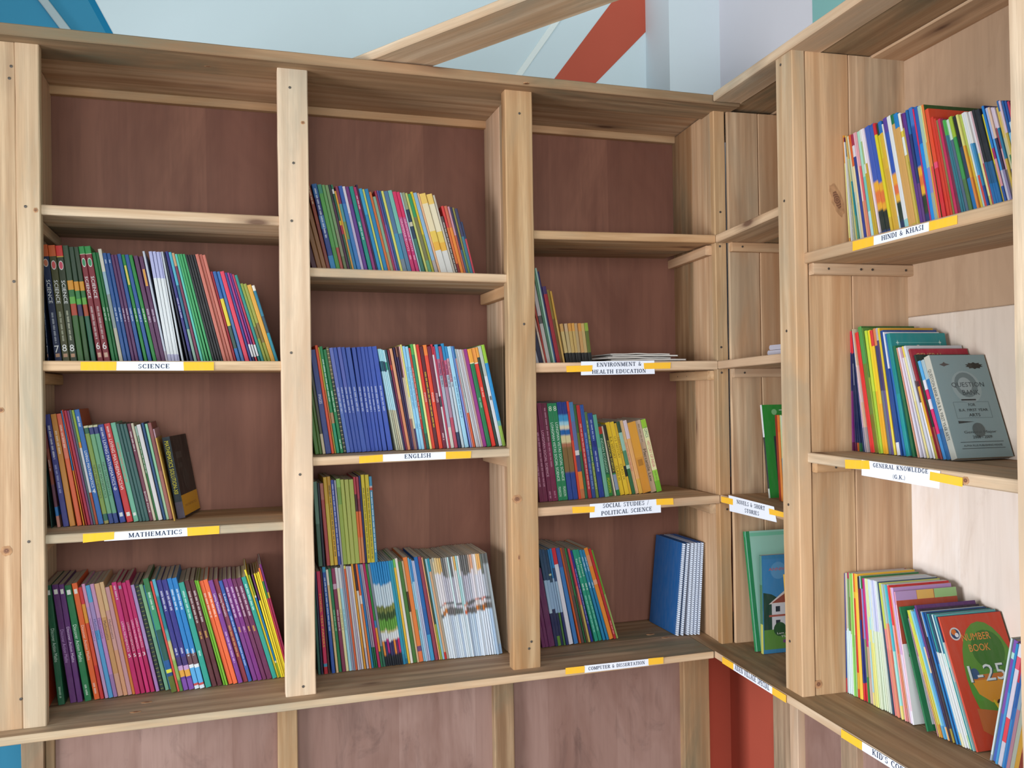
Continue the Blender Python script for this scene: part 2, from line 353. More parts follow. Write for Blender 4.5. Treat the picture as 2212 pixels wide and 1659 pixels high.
rshelf(1.086, 1.68, 1.80, .023, (WOOD, WOODG)); rshelf(1.086, 1.68, 1.36, .023, (WOOD, WOODG))
def rcleat(s0, z, d0, d1, h=.025, nl=()):
    c_ = board('cleat', R(s0+.02, d0, z-h), R(s0+.02, d1, z-h), -SD, .02, h, WOOD, SR)
    nails(c_, [R(s0+.0206, d, z-h*.5) for d in nl], SD, .0028); return c_
rcleat(.429, 1.8255, .012, .292, .026, (.05, .135, .165, .255)); rcleat(.429, 1.371, .012, .10, .022, (.06,))
for z in (1.944, 1.597, 1.229): rcleat(.0045, z, .04, .27, .025, (.07, .20))
PLYM = ply('tan_pink_plywood_dimmed', lin('dcd0c4'), lin('c8b8a8'), strip=.3, blot=.25, dark=lin('9c8068')); PLYH = ply('tan_plywood_shaded', lin('bfa286'), lin('a68a70'), strip=.3, blot=.3, dark=lin('86684e'))  # upper sheet tones: weaker light towards the top is put into the colour
for z0, z1, m_ in ((.839, 1.381, PLYP), (1.3815, 1.7045, PLYM), (1.705, TB, PLYH)):  # seamed sheets, each darker than the one below, painting in the light's falloff
    board('back_panel', R(-.02, .281, z0), R(SE, .281, z0), UP, z1-z0, .005, m_, SR, {PLYP: 'pale pinkish plywood sheet', PLYM: 'light tan plywood sheet, tone dimmed for weaker light', PLYH: 'tan plywood sheet, tone darkened for the shade near the top'}[m_], wob=0)
board('back_panel', R(-.025, .275, .02), R(SE, .275, .02), UP, .80, .006, PLYD, SR, 'greyish brown plywood panel of the lower part', wob=0)
rpost(-.165, -.068, .25, .272, 0, .822, WOODG, 'stud'); rpost(-.067, -.026, .246, .272, 0, .822, WOODL, 'stud'); rpost(.17, .238, .25, .273, 0, .822, WOODG, 'stud')

# plank laid across the tops of the shelves
zt = TB+.0265
A = hit(945, 143, 1, -.05); B = hit(1330, 6, 2, 2.337); dirp = Vector((B.x-A.x, B.y-A.y, 0)).normalized()
A2 = Vector((A.x, A.y, zt)) - dirp*.28
A2.z = zt+.023
o = board('wooden_plank', A2, A2+dirp*2.05, Vector((dirp.y, -dirp.x, 0)), .132, .0225, WOODL, None)
tagp(o, 'long pale wooden plank laid flat across the top of the bookshelves at an angle', 'plank')

# knots and scars of the boards, as thin plugs flush with the surface
KN = bpy.data.materials.new('knot'); KN.use_nodes = True
_t = KN.node_tree; _b = _t.nodes['Principled BSDF']; _tc = _t.nodes.new('ShaderNodeTexCoord')
_w = _t.nodes.new('ShaderNodeTexWave'); _w.wave_type = 'RINGS'; _w.rings_direction = 'Z'; _w.inputs['Scale'].default_value = 60; _w.inputs['Distortion'].default_value = 3
_t.links.new(_tc.outputs['Object'], _w.inputs['Vector']); _t.links.new(mixc(_t, _w.outputs['Fac'], lin('94684a'), lin('6a4430')), _b.inputs['Base Color']); _b.inputs['Roughness'].default_value = .7
KN2 = plain('knot_halo', lin('b88c66'), .7, .2, 60, .3)
def knot(parent, P, nrm, updir, a_, b_, tilt=0.):
    n = Vector(nrm).normalized(); U = (Vector(updir)-n*Vector(updir).dot(n)).normalized(); Xd = U.cross(n)
    U, Xd = U*math.cos(tilt)+Xd*math.sin(tilt), Xd*math.cos(tilt)-U*math.sin(tilt)
    rr = random.Random(int(a_*1e6)+int(b_*1e5))
    Mx = Matrix((Xd, U, n)).transposed().to_4x4(); Mx.translation = Vector(P)
    V = []; F = []; K = 18
    for z, k in ((-.001, 1.), (.0004, 1.), (.0006, .55)):
        V += [(a_*k*math.cos(i*2*math.pi/K)*(1+.12*math.sin(3*i)), b_*k*math.sin(i*2*math.pi/K)*(1+.1*math.cos(2*i)), z) for i in range(K)]
    fm = []
    for q in range(2):
        for i in range(K): F.append((q*K+i, q*K+(i+1) % K, q*K+K+(i+1) % K, q*K+K+i)); fm.append(1)
    F.append(tuple(range(2*K, 3*K))); fm.append(0)
    put(mesh_obj('knot', V, F, [KN, KN2], fm=fm), parent, Mx)
for par, u, v, y, a_, b_, tl in ((p1a, 14, 1190, -.0062, .011, .011, 0), (p1a, 2, 886, -.0062, .006, .006, 0), (p1b, 77, 454, -.0082, .0045, .0055, 0), (p2, 654, 265, -.0082, .0045, .004, 0), (p3, 1117, 1078, -.0082, .013, .011, 0), (p3, 1121, 1205, -.0082, .003, .008, 0)):
    knot(par, hit(u, v, 1, y), (0, -1, 0), UP, a_, b_, tl)
def onz(u, v, z): return hit(u, v, 2, z)
tb = [o_ for o_ in SH.children if o_.name.startswith('top_board')][0]
for u, v, a_, b_ in ((449, 143, .004, .009), (704, 155, .004, .007), (1137, 180, .006, .008)):
    knot(tb, onz(u, v, TB-.0004), (0, 0, -1), XV, a_, b_)
rp = [o_ for o_ in SR.children if o_.name.startswith('side_panel')]
def onR(u, v, s):
    n = SD; r_ = ray(u, v); p = R(s, 0, 0); return CAM+r_*((p-CAM).dot(n)/r_.dot(n))
knot(rp[0], onR(1808, 432, .4287), SD, UP, .014, .040, -.35); knot(rp[0], onR(1768, 1478, .4287), SD, UP, .010, .010)
sb = [o_ for o_ in SR.children if o_.name.startswith('shelf_board')]
gkb = [o_ for o_ in sb if abs(WM[o_.name].translation.z-(1.394-.0225)) < .002][0]
k_ = hitR(2086, 1038, -.0002); knot(gkb, R(k_.x, -.0002, k_.z), -DD, UP, .008, .007)
bb = [o_ for o_ in SH.children if o_.name.startswith('bottom_board')]
for u, v in ((317, 1517), (293, 1538), (1405, 1370), (1438, 1377)):
    knot(bb[0] if v > 1400 else bb[1], onz(u, v, .8391), (0, 0, 1), XV, .005, .012)
ROWS = """
@sci z=1.6265 y=.115,.115 O=60,500 S=5.53 depth=.19 kind=textbook where=on the science shelf
235 60 165 |e0662f@.1,16264f |navy and orange science book|T=SCIENCE,fff,.30,.52;M=c8ccd8,.58,.84;T=7,fff,.86,.92;B=c89878,.93,.96
322 148 165 |e0662f@.1,16264f |navy science book with orange top|T=SCIENCE,fff,.30,.50;M=c8ccd8,.58,.84;T=7,fff,.86,.92;B=c89878,.93,.96;O=f0e0d8,e08060,.12,.19
415 232 170 |e0662f@.095,3f4a1c@.1,4a4a20 |olive science book with orange top|T=SCIENCE,fff,.30,.50;M=c8ccb0,.57,.82;T=8,fff,.85,.91;B=c89878,.93,.96;O=f0e8e8,e05a5a,.13,.21
507 328 175 |e23430@.09,d0a040@.1,2c3a1c |dark green science book with red top|T=SCIENCE,fff,.30,.50;M=c8ccb0,.56,.82;T=8,fff,.85,.91;B=c89878,.93,.96;O=f0e8e8,e0506a,.13,.21
600 414 175 |2f4a2f@.3,e8a030@.38,2f7a3a@.44,6ab84a@.5,c04a30@.6,3a6a30 |green illustrated science book| 
682 490 190 |2f4a34@.3,e8a030@.38,3a8a4a@.45,5ab84a@.5,3a3060@.6,36602f |green illustrated science book| 
760 545 190 |30482f@.3,e8a030@.38,2f7a3a@.44,70b84a@.5,b8502a@.6,2a6a50 |green illustrated science book|
835 597 182 |2a9a4a@.065,f0d0c0@.07,8c2432 |dark red science book with green top|T=SCIENCE,fff,.26,.45;M=e0c8c8,.52,.80;T=6,fff,.83,.89;B=e0b8a0,.92,.96;O=f0f0e8,3aa06a,.1,.18
912 673 182 |2a9a4a@.065,f0d0c0@.07,8c2432 |dark red science book with green top|T=SCIENCE,fff,.26,.45;M=e0c8c8,.52,.80;T=6,fff,.83,.89;B=e0b8a0,.92,.96;O=f0f0e8,3aa06a,.1,.18
1005 757 255 |157a3c |green schoolbook with white lettering|M=d8e8d8,.5,.62
1055 795 255 |147038 |green schoolbook with white lettering|M=d8e8d8,.5,.62
1095 828 212 |e8e4d4@.2,a8c8d8@.4,98a8a8@.7,c8c4b0 |pale patterned schoolbook|
1145 900 262 |2058a0 |blue schoolbook|M=c8d8f0,.5,.62;M=c8d8f0,.06,.09
1195 940 262 |1f559c |blue schoolbook|M=c8d8f0,.5,.62;M=c8d8f0,.06,.09
1245 985 280 |5f2f66 |purple schoolbook|M=d8c8e0,.5,.62
1288 1025 280 |5f2f66 |purple schoolbook|M=d8c8e0,.5,.62
1333 1068 270 |2058a0 |blue schoolbook|M=c8d8f0,.5,.62
1393 1112 278 |1c8a3a |green schoolbook|M=d8e8d8,.5,.62;B=e8d060,.1,.28
1440 1155 278 |2058a0 |blue schoolbook|M=c8d8f0,.5,.62
1500 1200 285 |1c8a3a |green schoolbook|M=d8e8d8,.5,.62
1545 1250 292 |5a2a58 |plum schoolbook|M=d8c8e0,.5,.62
1600 1290 298 |5a2a58 |plum schoolbook|M=d8c8e0,.5,.62;B=e0a040,.12,.28
1650 1312 232 |c8d0e0@.9,b8b0c0 |pale grey schoolbook|
@sci O=330,510
185 30 185 |b8bce8@.24,e8eef2@.93,b8b8d8 |white and lilac schoolbook|
228 48 185 |b8bce8@.24,e8eef2@.93,b8b8d8 |white and lilac schoolbook|
268 66 188 |b8bce8@.24,e8eef2@.93,b8b8d8 |white and lilac schoolbook|
308 84 188 |b8bce8@.24,e8eef2@.93,b8b8d8 |white and lilac schoolbook|
348 100 184 |c8d0d8 |pale grey schoolbook|
410 112 190 |141c38 |near black schoolbook|
450 135 182 |2c2c80@.9,1c2858 |indigo schoolbook|M=c8c8e8,.42,.6
497 180 190 |4ab0c8@.3,1c6a88@.7,8ab0a0 |teal and cream schoolbook|
540 222 200 |c8a078@.12,7a3050 |maroon schoolbook with tan top|
578 262 212 |58c8b8 |turquoise schoolbook|
612 300 212 |40a868 |green schoolbook|
650 325 212 |3ca262 |green schoolbook|
688 348 212 |40a868 |green schoolbook|
722 378 218 |10181c |black schoolbook|
752 410 220 |12181c |black schoolbook|
785 445 220 |14181e |black schoolbook|
815 480 222 |181c22 |black schoolbook|
848 515 215 |c87060 |salmon pink schoolbook|
892 552 215 |c46c5c |salmon pink schoolbook|
935 592 222 |c87262 |salmon pink schoolbook|
975 668 418 |a81c30 |dark red thin schoolbook|
1012 712 420 |1c58a0@.3,e0cc30@.6,2c5048@.85,1a6ab0 |blue and yellow schoolbook|
1060 770 420 |2a70b8@.28,4070a8 |light blue schoolbook|
1108 812 418 |e03858 |red schoolbook with cream edge|
1165 858 432 |2a3a88 |navy schoolbook|
1200 888 432 |a8287a@.8,e0e4ea@.94,2a3060 |magenta and white schoolbook|
1232 918 440 |6a3090@.8,e0e4ea@.94,c02838 |purple and white schoolbook|
1266 945 450 |b82850@.8,e0e4ea@.93,1a7a78 |crimson and white schoolbook|
1300 968 460 |1a8a84 |teal schoolbook|
1338 1035 560 |8a9c38@.55,7a6a30@.7,8a9830 |olive green schoolbook|
1378 1080 565 |98a040@.5,7a6a30@.75,8a9830 |olive green schoolbook|
1418 1130 580 |e0a838 |yellow schoolbook|
1470 1188 585 |e8e4d8@.07,1a7a98@.4,184a60@.62,1a90a8 |teal schoolbook with white top|w=38
@math z=1.2475 y=.105,.140 O=80,870 S=5.53 depth=.15 kind=textbook where=on the mathematics shelf
170 -20 190 |1f4a48 |dark green mathematics book|
240 60 160 |7a3038@.3,8a4030@.62,6a3a50@.82,2a7ac0@.9,c88878 |rust coloured mathematics book|M=d8c8c0,.4,.5
312 88 155 |3a3c88 |indigo mathematics book with white lettering|M=e8e8f4,.1,.4;M=a8b0e0,.45,.7
390 158 150 |d08a38 |orange tan mathematics book|M=f0dcc0,.15,.35
480 222 145 |e8684a@.2,e87a60@.4,e8643a |salmon mathematics book|M=f8d8c8,.1,.3
552 260 106 |2a8ac8@.52,f0a030 |sky blue and yellow thin mathematics book|
580 285 96 |c84030@.8,b83028 |red thin mathematics book|
603 330 106 |b82848 |crimson mathematics book|
643 352 106 |884878 |mauve mathematics book|
672 372 98 |506a70 |grey green mathematics book|
702 398 100 |9ab840@.28,f0a030@.33,e0e0e8@.72,b85030 |lime and white thin mathematics book|
735 440 96 |2a70c0 |blue mathematics book with a rust coloured cover|T=LIVING MATHEMATICS,fff,.36,.68;T=4,fff,.69,.73;c=b0501f;M=e8f0f8,.06,.15
802 550 290 |d8d8b0@.02,2a6a50@.08,8aa850@.9,2a7060@.97,a8a060 |yellow green mathematics book|T=NEW MATHEMATICS,3a4830,.40,.74
862 612 285 |d8d8b0@.02,303c80@.09,78b488@.9,304a90 |pale green mathematics book|T=NEW MATHEMATICS,1c3028,.40,.74
922 678 278 |d8d8b0@.02,303c80@.09,6cb090@.9,304a90 |pale green mathematics book|T=NEW MATHEMATICS,3a4a40,.38,.72
990 722 275 |3048a0 |blue mathematics book with white lettering|T=LIVING MATHEMATICS,f4f4fc,.16,.62;T=6,f4f4fc,.63,.67;M=e8e8f4,.03,.14;B=e8eef4,.90,.94
1075 790 262 |d83438 |bright red mathematics book with white lettering|T=LIVING MATHEMATICS,fff0ec,.16,.62;T=5,fff0ec,.63,.67;M=f8e0e0,.03,.14;B=f0f0e8,.90,.94
1155 865 252 |78c4a6 |mint green mathematics book|M=d08870,.2,.6;B=f0f4f0,.91,.94
1222 932 262 |3c6868 |dark teal mathematics book|
1262 982 266 |3a6a68 |dark teal mathematics book|
1302 1028 264 |3a6866 |dark teal mathematics book|
1345 1065 262 |7c3a50 |maroon mathematics book|T=BOOK FOUR,f4e8e8,.70,.92;M=e8d8d8,.08,.28
1392 1118 255 |d8d0b8 |cream mathematics book|
1425 1158 290 |a8c8b8@.1,2f7a3f |green mathematics book with white patches|M=f0f0e8,.1,.5
1452 1192 272 |e6e2e4 |white mathematics book|w=52
1512 1242 250 |184c80 |dark blue mathematics book|
1545 1278 262 |98d8b0@.6,b0d8b0 |mint and white mathematics book|
1580 1312 250 |905050@.5,a86860 |rose brown mathematics book|
1625 1376 322 |d0a8b8@.5,a85868 |pale mauve mathematics book|
@math O=340,900
196 12 262 |c8a040 |thin yellow mathematics book|w=20
240 42 262 |203038@.8,504858 |black mathematics solutions book with a yellow band|T=MATHEMATICS SOLUTION-XII,e8dc30,.05,.70;c=161a1c;w=112;yaw=12;art=blackbook
@work z=.8395 y=.117,.141 O=80,1200 S=4.88 depth=.19 kind=workbook where=on the lowest left shelf
120 25 330 |d84a38@.6,e84a28 |orange red workbook|M=f8d0c0,.45,.7
222 88 325 |0f5a3a |dark green maths workbook|T=Discover Action Maths,c8e0d0,.36,.64;M=a8c8b0,.85,.94;B=e8e8e0,.04,.08
348 150 320 |5a2468 |dark purple maths workbook|T=Discover Action Maths,b890c8,.38,.66;B=e8e8e0,.04,.08
425 215 315 |5e2870 |purple maths workbook with pale lettering|T=Discover Action Maths,e0c8e8,.36,.66;B=e8e8e0,.04,.08
505 283 325 |0f6a3a@.1,187a48 |green maths workbook|T=Discover Action Maths,d8f0e0,.34,.66;B=f0f4f0,.04,.08;M=c8e0d0,.86,.95
602 352 305 |f0682c |bright orange maths workbook|T=Discover Action Maths,f8d8c8,.36,.66;B=f8f0e8,.05,.09;M=f8d8c8,.86,.95
668 428 345 |e03a40@.15,f0a038@.32,e8502c@.7,d83838 |red and yellow maths workbook|
716 460 310 |e0a0c8@.2,c8a0d0 |lilac pink mathematics workbook|M=a060b0,.3,.5
757 503 325 |5ab0e0@.15,b098d0@.4,58a8e0 |blue and lilac mathematics workbook|T=Mathematics,2a5090,.30,.48
806 553 310 |d8a0c8@.3,c890d0@.8,a880b8 |lilac mathematics workbook|T=Mathematics,705080,.30,.48
852 600 308 |e8b888@.3,d8a068@.8,e0a890 |peach mathematics workbook|T=Mathematics,504038,.33,.50
910 655 292 |e8c090@.25,e0a8a0@.6,e8a880 |peach mathematics workbook|T=Mathematics,504038,.33,.50
957 712 345 |d8a0a8 |dusty pink mathematics workbook|
1005 755 325 |e08438 |thin orange workbook|
1038 775 292 |d83080@.5,c8206a |bright pink mathematics workbook|T=LIVING MATHEMATICS,f8d8e8,.35,.62;T=5,fff,.64,.67;M=f8d8e8,.03,.15
1095 845 292 |c02060 |dark pink mathematics workbook|T=LIVING MATHEMATICS,f0c8d8,.36,.62;T=5,fff,.64,.67;B=90a0b0,.03,.06
1150 902 295 |d82a78 |bright pink mathematics workbook|T=LIVING MATHEMATICS,f8d8e8,.34,.60;T=2,fff,.64,.67
1200 932 270 |d02870@.6,c01c60 |dark pink mathematics workbook|T=LIVING MATHEMATICS,f8d8e8,.34,.60;T=3,fff,.64,.67
1255 985 318 |b898d0@.6,b080c0 |pale lilac workbook|
1300 1012 318 |2c3a3c |charcoal workbook with fine yellow check|G=8a9040
1355 1065 315 |8cc090@.5,78b090 |pale green workbook|
1398 1105 320 |58a8d8 |light blue workbook|
@work O=340,1180
150 -145 350 |2f7a48@.12,3a9a70@.45,1a5a50@.72,1a5a9a@.8,e0e040@.83,1a4a80@.86,5a6a20 |green and blue schoolbook with yellow arcs|M=d8f0e0,.12,.28
212 -85 378 |e05048 |thin red schoolbook|
238 -60 358 |58b0c8@.15,1a8090@.45,58a8a8@.55,c8c088@.72,90b058@.9,508040 |teal landscape schoolbook|
275 0 368 |34348a@.7,403070@.78,c8a0d0@.82,e8a840@.88,5c3a98@.9,7c4aa8 |indigo and purple schoolbook|M=d8d8f0,.1,.28;M=d8d8f0,.62,.68
335 45 365 |34348a@.7,403070@.78,c8a0d0@.82,e8a840@.88,5c3a98@.9,7c4aa8 |indigo and purple schoolbook|M=d8d8f0,.1,.28;M=d8d8f0,.62,.68
395 98 350 |1f80c8@.68,6a4850@.78,e8f0f4@.81,5ab0e8@.95,c85050@.97,d8e8f4 |bright blue schoolbook|M=e0f0fc,.1,.28;M=e0f0fc,.64,.7
450 150 345 |1f80c8@.68,6a4850@.78,e8f0f4@.81,5ab0e8@.95,c85050@.97,d8e8f4 |bright blue schoolbook|M=e0f0fc,.1,.28;M=e0f0fc,.64,.7
512 215 395 |28a090 |teal schoolbook|M=c8f0e8,.08,.35;M=c8f0e8,.65,.7
578 280 375 |5a2830 |dark brown schoolbook|M=d8c8c8,.1,.4;M=d8a850,.48,.55
635 340 370 |582630 |dark brown schoolbook|M=d8c8c8,.1,.4;M=d8a850,.48,.55
697 388 368 |6aa828 |thin lime green schoolbook|
722 410 368 |78b830 |thin lime green schoolbook|
752 435 378 |f06a38 |orange schoolbook|M=f8e0d0,.12,.35
802 482 363 |f06c3c |orange schoolbook|M=f8e0d0,.12,.35
855 535 370 |7c3a94 |purple schoolbook|T=Learning Mathematics,f0e0f4,.13,.32;M=d8b0e0,.5,.8
917 595 360 |8a3048@.3,88405c@.5,8c3040 |maroon schoolbook|T=Learning Mathematics,f4e0e8,.14,.36;M=e0a060,.45,.75
977 662 374 |3058a8 |thin blue schoolbook|T=Learning,e8f0fc,.13,.3;M=a8c8f0,.35,.85
1032 702 360 |7a3484 |purple schoolbook|M=e0c8e8,.08,.38;M=d8a850,.47,.52
1092 760 350 |7a2a80 |purple schoolbook|M=e0c8e8,.08,.38;M=d8a8d0,.47,.52
1150 825 350 |6c2a58 |plum schoolbook|M=e0c8d8,.08,.38;M=e0b040,.47,.52
1203 868 344 |682852 |plum schoolbook|M=e0c8d8,.08,.38;M=e0b040,.47,.52
1268 935 330 |28a090 |teal schoolbook|M=c8f0e8,.07,.32
1325 965 252 |f0dc30 |thin yellow exercise book|
1348 1012 308 |a0b838@.2,e8ecd0@.22,2088c8@.84,e8ecd0@.86,98b838 |lime and blue exercise book|
1372 1060 300 |5a2860@.25,f0dc30 |purple and yellow exercise book|
1394 1088 288 |f0dc30 |thin yellow exercise book|
1415 1110 286 |e8d42c |thin yellow exercise book|
1436 1130 270 |f0dc30 |thin yellow exercise book|
1456 1148 230 |e87038@.12,2a8048@.28,b8284a |orange green and red exercise book|
1476 1168 190 |702878@.25,c8a838@.3,a02858 |purple exercise book|w=22
@read z=1.8455 y=.11,.11 O=650,370 S=5.53 depth=.19 kind=reader where=on the shelf above english
150 -110 600 |4a1828 |dark plum reader|
215 -45 240 |8a5a30 |brown tan reader|
275 20 240 |8c5c34 |brown tan reader|
328 82 35 |8a3822@.5,7a3028 |tall rust brown reader|M=e0c8a0,.1,.3
372 160 158 |1a5a98@.15,1a2a70@.35,3a70a8@.5,1a3880@.8,2a80b8 |blue starry reader|M=d8e0f0,.05,.6
438 205 160 |3a8a70@.1,509a48@.7,4a9040 |green reader|
490 245 163 |6aa060@.7,b05048 |green reader with red foot|
532 285 168 |7a9a6a@.5,889070@.8,6a7a50 |sage green reader|
572 322 160 |2a2430@.2,4a2040 |dark plum reader|
605 350 160 |2a7a58@.05,e0e0e0@.1,2a6a50@.4,e0c030@.45,b82850@.55,3a6a50 |green and red reader|
630 398 235 |e8a838@.4,e0a048 |orange yellow reader|
652 428 178 |903050@.2,58a0a0@.4,7a9a58@.6,2a80b0 |teal reader|
690 458 178 |2a60b8@.2,3a80c8 |blue reader|
738 492 178 |e8e0ec@.3,d0c0e0 |white lilac reader|
775 535 182 |7a3080@.2,6a3a98 |purple reader|
825 575 182 |109888 |teal green reader|M=d0f0e8,.4,.6
878 625 186 |b82868@.25,98307a |magenta reader|M=f0d8e8,.1,.25
918 652 155 |3a2048 |dark purple reader|
940 680 205 |38a8d8@.3,1a90c8 |sky blue reader|
985 738 212 |d8d870 |pale yellow reader|
1012 765 212 |1a88c0 |blue reader|
1058 815 245 |d87038 |orange reader|
1090 858 300 |88b098@.7,a0a078 |sage reader|
1128 862 225 |a82c48@.5,b03058 |crimson reader|
1155 905 225 |5a5098@.4,8060a8 |violet reader|
1180 935 230 |1c5a90 |deep blue reader|
1207 960 232 |e0dc70 |pale yellow reader|
1238 998 235 |5078a0@.5,3a90b8@.8,788898 |blue grey reader|
1292 1040 225 |78c0b0@.5,5880a0 |mint reader|
1345 1095 240 |dc2a62@.3,c8508a@.58,cc2a6a |pink grammar reader|T=GRAMMAR ROOTS,f4c0d8,.32,.7;M=f4c0d8,.75,.8
1397 1142 242 |dc2a62@.3,c8508a@.58,c83274 |pink grammar reader|T=GRAMMAR ROOTS,f4c0d8,.32,.7;M=f4c0d8,.75,.8
1440 1182 250 |b0d0d8 |thin pale cyan reader|
1460 1207 250 |98a080@.2,1c3a58@.35,d0c8b0@.4,1c3c5c@.55,3a7868 |dark teal mottled reader|
1515 1245 255 |c8cc70 |thin yellow green reader|
1542 1275 266 |2a9a60@.28,787850@.8,60a078 |green and brown reader|
1588 1300 236 |e8c828@.5,b0b038 |yellow reader|
1622 1345 250 |90b8d8@.8,b0a8a8 |light blue reader|
1668 1395 255 |e8b488 |thin peach reader|
1692 1415 264 |f4cc68@.12,f0e0b8@.45,f0cc58@.58,f0b840@.68,e0e0dc |cream and yellow reader|
1770 1492 268 |f4cc68@.12,f0e4c4@.45,f0d060@.58,f0b840@.68,e0e0dc |cream and yellow reader|
1845 1568 275 |c8c0b0 |grey white thin reader|
1868 1672 530 |5a4848@.5,4a4040 |dark mottled thin reader|M=e8e0d8,.1,.9
1900 1684 405 |d83838@.3,e07038@.8,8a2020 |red reader|
1932 1715 405 |d06a50@.3,e88a30 |orange reader|
1968 1755 412 |c890a0@.4,c06048 |rose thin reader|
1992 1785 420 |2c2850@.6,3a6080 |navy thin reader|
2018 1815 425 |908840@.6,70904a |olive reader|
2044 1840 435 |3a3c60@.4,3a7890 |dark blue thin reader|
2080 1905 592 |2a3a60@.3,c84050@.9,d87070 |thin red and navy reader|w=22
@eng z=1.3965 y=.075,.085 O=660,720 S=4.9156 depth=.19 kind=schoolbook where=on the english shelf
105 -50 380 |4a7a28 |leaf green schoolbook|
150 5 330 |486a24 |leaf green schoolbook|
185 35 220 |48483a@.8,c8b898 |dark grey schoolbook|
218 72 178 |2c3c80 |navy schoolbook|T=IMAGES,d8d8f0,.43,.52
278 96 130 |e0502a |orange red schoolbook|
312 125 150 |b8b038@.4,c87a38@.8,b0a038 |mustard schoolbook|
332 147 142 |188a50@.62,b88a60@.72,209a70 |green schoolbook with white lettering|M=e0f0e8,.12,.52
372 183 175 |148048@.4,128a50 |green schoolbook|M=d8f0e0,.4,.6;M=e8f8f0,.87,.96
408 218 150 |706848@.3,384038 |dark spiral patterned schoolbook|G=c8b888
@eng y=.085,.10
440 245 158 |6a78c8@.5,5878c8 |pale blue grammar book|M=c8d0f0,.38,.62
482 292 155 |3a58b4 |blue grammar book|M=c8d0f0,.38,.62
522 330 152 |5a68c0@.4,3a58b4 |blue grammar book|M=c8d0f0,.38,.62
562 374 152 |3a58b4 |blue grammar book|M=c8d0f0,.38,.62
602 418 155 |3c5cb8 |blue grammar book|M=c8d0f0,.38,.62
655 498 155 |3856b4 |blue grammar book|M=c8d0f0,.38,.62
700 548 152 |2c4cb0 |deep blue grammar book|M=c8d0f0,.38,.62
742 582 150 |3a5abc |blue grammar book|M=c8d0f0,.38,.62
785 628 150 |3856b8 |blue grammar book|M=c8d0f0,.38,.62
825 674 148 |3a5abc |blue grammar book|M=c8d0f0,.38,.62
880 714 146 |3858bc |blue grammar book|M=c8d0f0,.38,.62
@eng y=.09,.08
970 755 172 |a8e4f0@.12,2a6a80@.22,b8e8f4@.6,c8ccb0 |pale cyan thin schoolbook|
990 778 172 |b8ecf4@.12,1a6070@.22,c0e8f4@.6,b8b8a0 |pale cyan thin schoolbook|
1010 800 178 |a8e4f0@.12,2a4060@.22,b8e8f4@.6,d0c8a8 |pale cyan thin schoolbook|
1028 820 185 |c0ecf4@.12,2a9a80@.2,b8e4f0@.6,c8c8b0 |pale cyan thin schoolbook|
1047 840 182 |2a5a68@.3,2a2a58 |dark teal schoolbook|
1068 868 185 |7a2038@.15,c84030@.2,7a2048 |maroon schoolbook|
1088 888 170 |e0a078@.5,d88a60 |tan orange schoolbook|
1120 930 160 |301c48 |dark purple schoolbook|
1140 955 150 |8a5848@.1,3a2858 |dark violet schoolbook|
1158 978 150 |5a3030@.3,d8c0b0@.7,b07068 |brown and cream thin schoolbook|
1174 996 145 |e8b8b8@.3,d8d0b0@.7,a08070 |pink and cream thin schoolbook|
1190 1008 128 |e8e080@.5,e0e0b8@.8,403060 |pale yellow thin schoolbook|
1208 1035 145 |90ccec |light blue schoolbook|M=4a90b8,.2,.6;M=4a90b8,.75,.8
1238 1058 150 |98d0ec |light blue schoolbook|M=4a90b8,.2,.6;M=4a90b8,.75,.8
1268 1088 165 |e84838@.4,d83a30@.8,a03a30 |red schoolbook|M=f8c8b8,.2,.7
1293 1112 125 |50a850@.1,188860@.85,1a6050 |green schoolbook|
1325 1145 125 |e8e490 |thin yellow schoolbook|
1348 1170 130 |e83828@.5,e84830 |bright red schoolbook|T=IMAGES,f8e0d8,.46,.55
1385 1215 150 |581424 |dark maroon schoolbook|M=e0c020,.25,.8
1425 1245 135 |f08030@.1,e84830@.3,e84424 |orange red schoolbook|T=IMAGES,f8e0d8,.46,.55
1465 1295 150 |701838 |maroon schoolbook|T=IMAGES,f0d8e0,.46,.55;M=e8c8d0,.85,.92
1508 1340 128 |d03040@.1,e8d8e0@.5,4a4a58@.6,e0dce0 |white and pink thin schoolbook|
1530 1355 150 |b83058@.9,c83850 |rose thin schoolbook|
1550 1372 130 |3a90c0@.14,b06080@.3,a8b0c0@.8,d0d0c8 |blue grey grammar book|M=303058,.18,.4
1590 1412 150 |a8405a@.4,a88098@.7,b84860 |rose grammar book|M=303058,.15,.4
1628 1448 120 |1c88c0@.16,c05a80@.3,b8c8d8@.85,2a3a60 |blue and rose grammar book|M=303058,.2,.42
1668 1480 150 |2a88c0@.12,c8909c@.35,c0d0d8 |pale blue grammar book|M=303058,.15,.4
1700 1508 152 |a0d4ec |light blue schoolbook|M=508ab0,.3,.7
1752 1545 150 |5a88c8@.4,7888d0 |violet blue schoolbook|
1774 1568 150 |1880c0@.12,e8a8b0 |thin pink schoolbook|
1790 1588 180 |b0b8b8@.5,b8c8c0@.65,e06030 |grey and orange schoolbook|
1818 1608 182 |c8ccd0 |silver white thin schoolbook|
1836 1624 184 |d0c8cc |silver white thin schoolbook|
1854 1642 184 |c0c4cc |silver white thin schoolbook|
1872 1660 186 |e0b8b0 |pale pink thin schoolbook|
1895 1688 182 |9a3088 |purple schoolbook|
1935 1702 182 |f0a838@.14,f0e0b0@.15,177a4a |green schoolbook with orange top|M=90d0b0,.5,.6
1985 1772 172 |f4a048@.15,f0e8e0@.16,e83828 |red orange schoolbook with orange top|M=f8c0b0,.4,.5
2032 1805 165 |e8a040@.1,203830 |dark green schoolbook|
2062 1835 152 |b8c0b8@.3,d8dce0 |silver schoolbook|B=707070,.5,.54
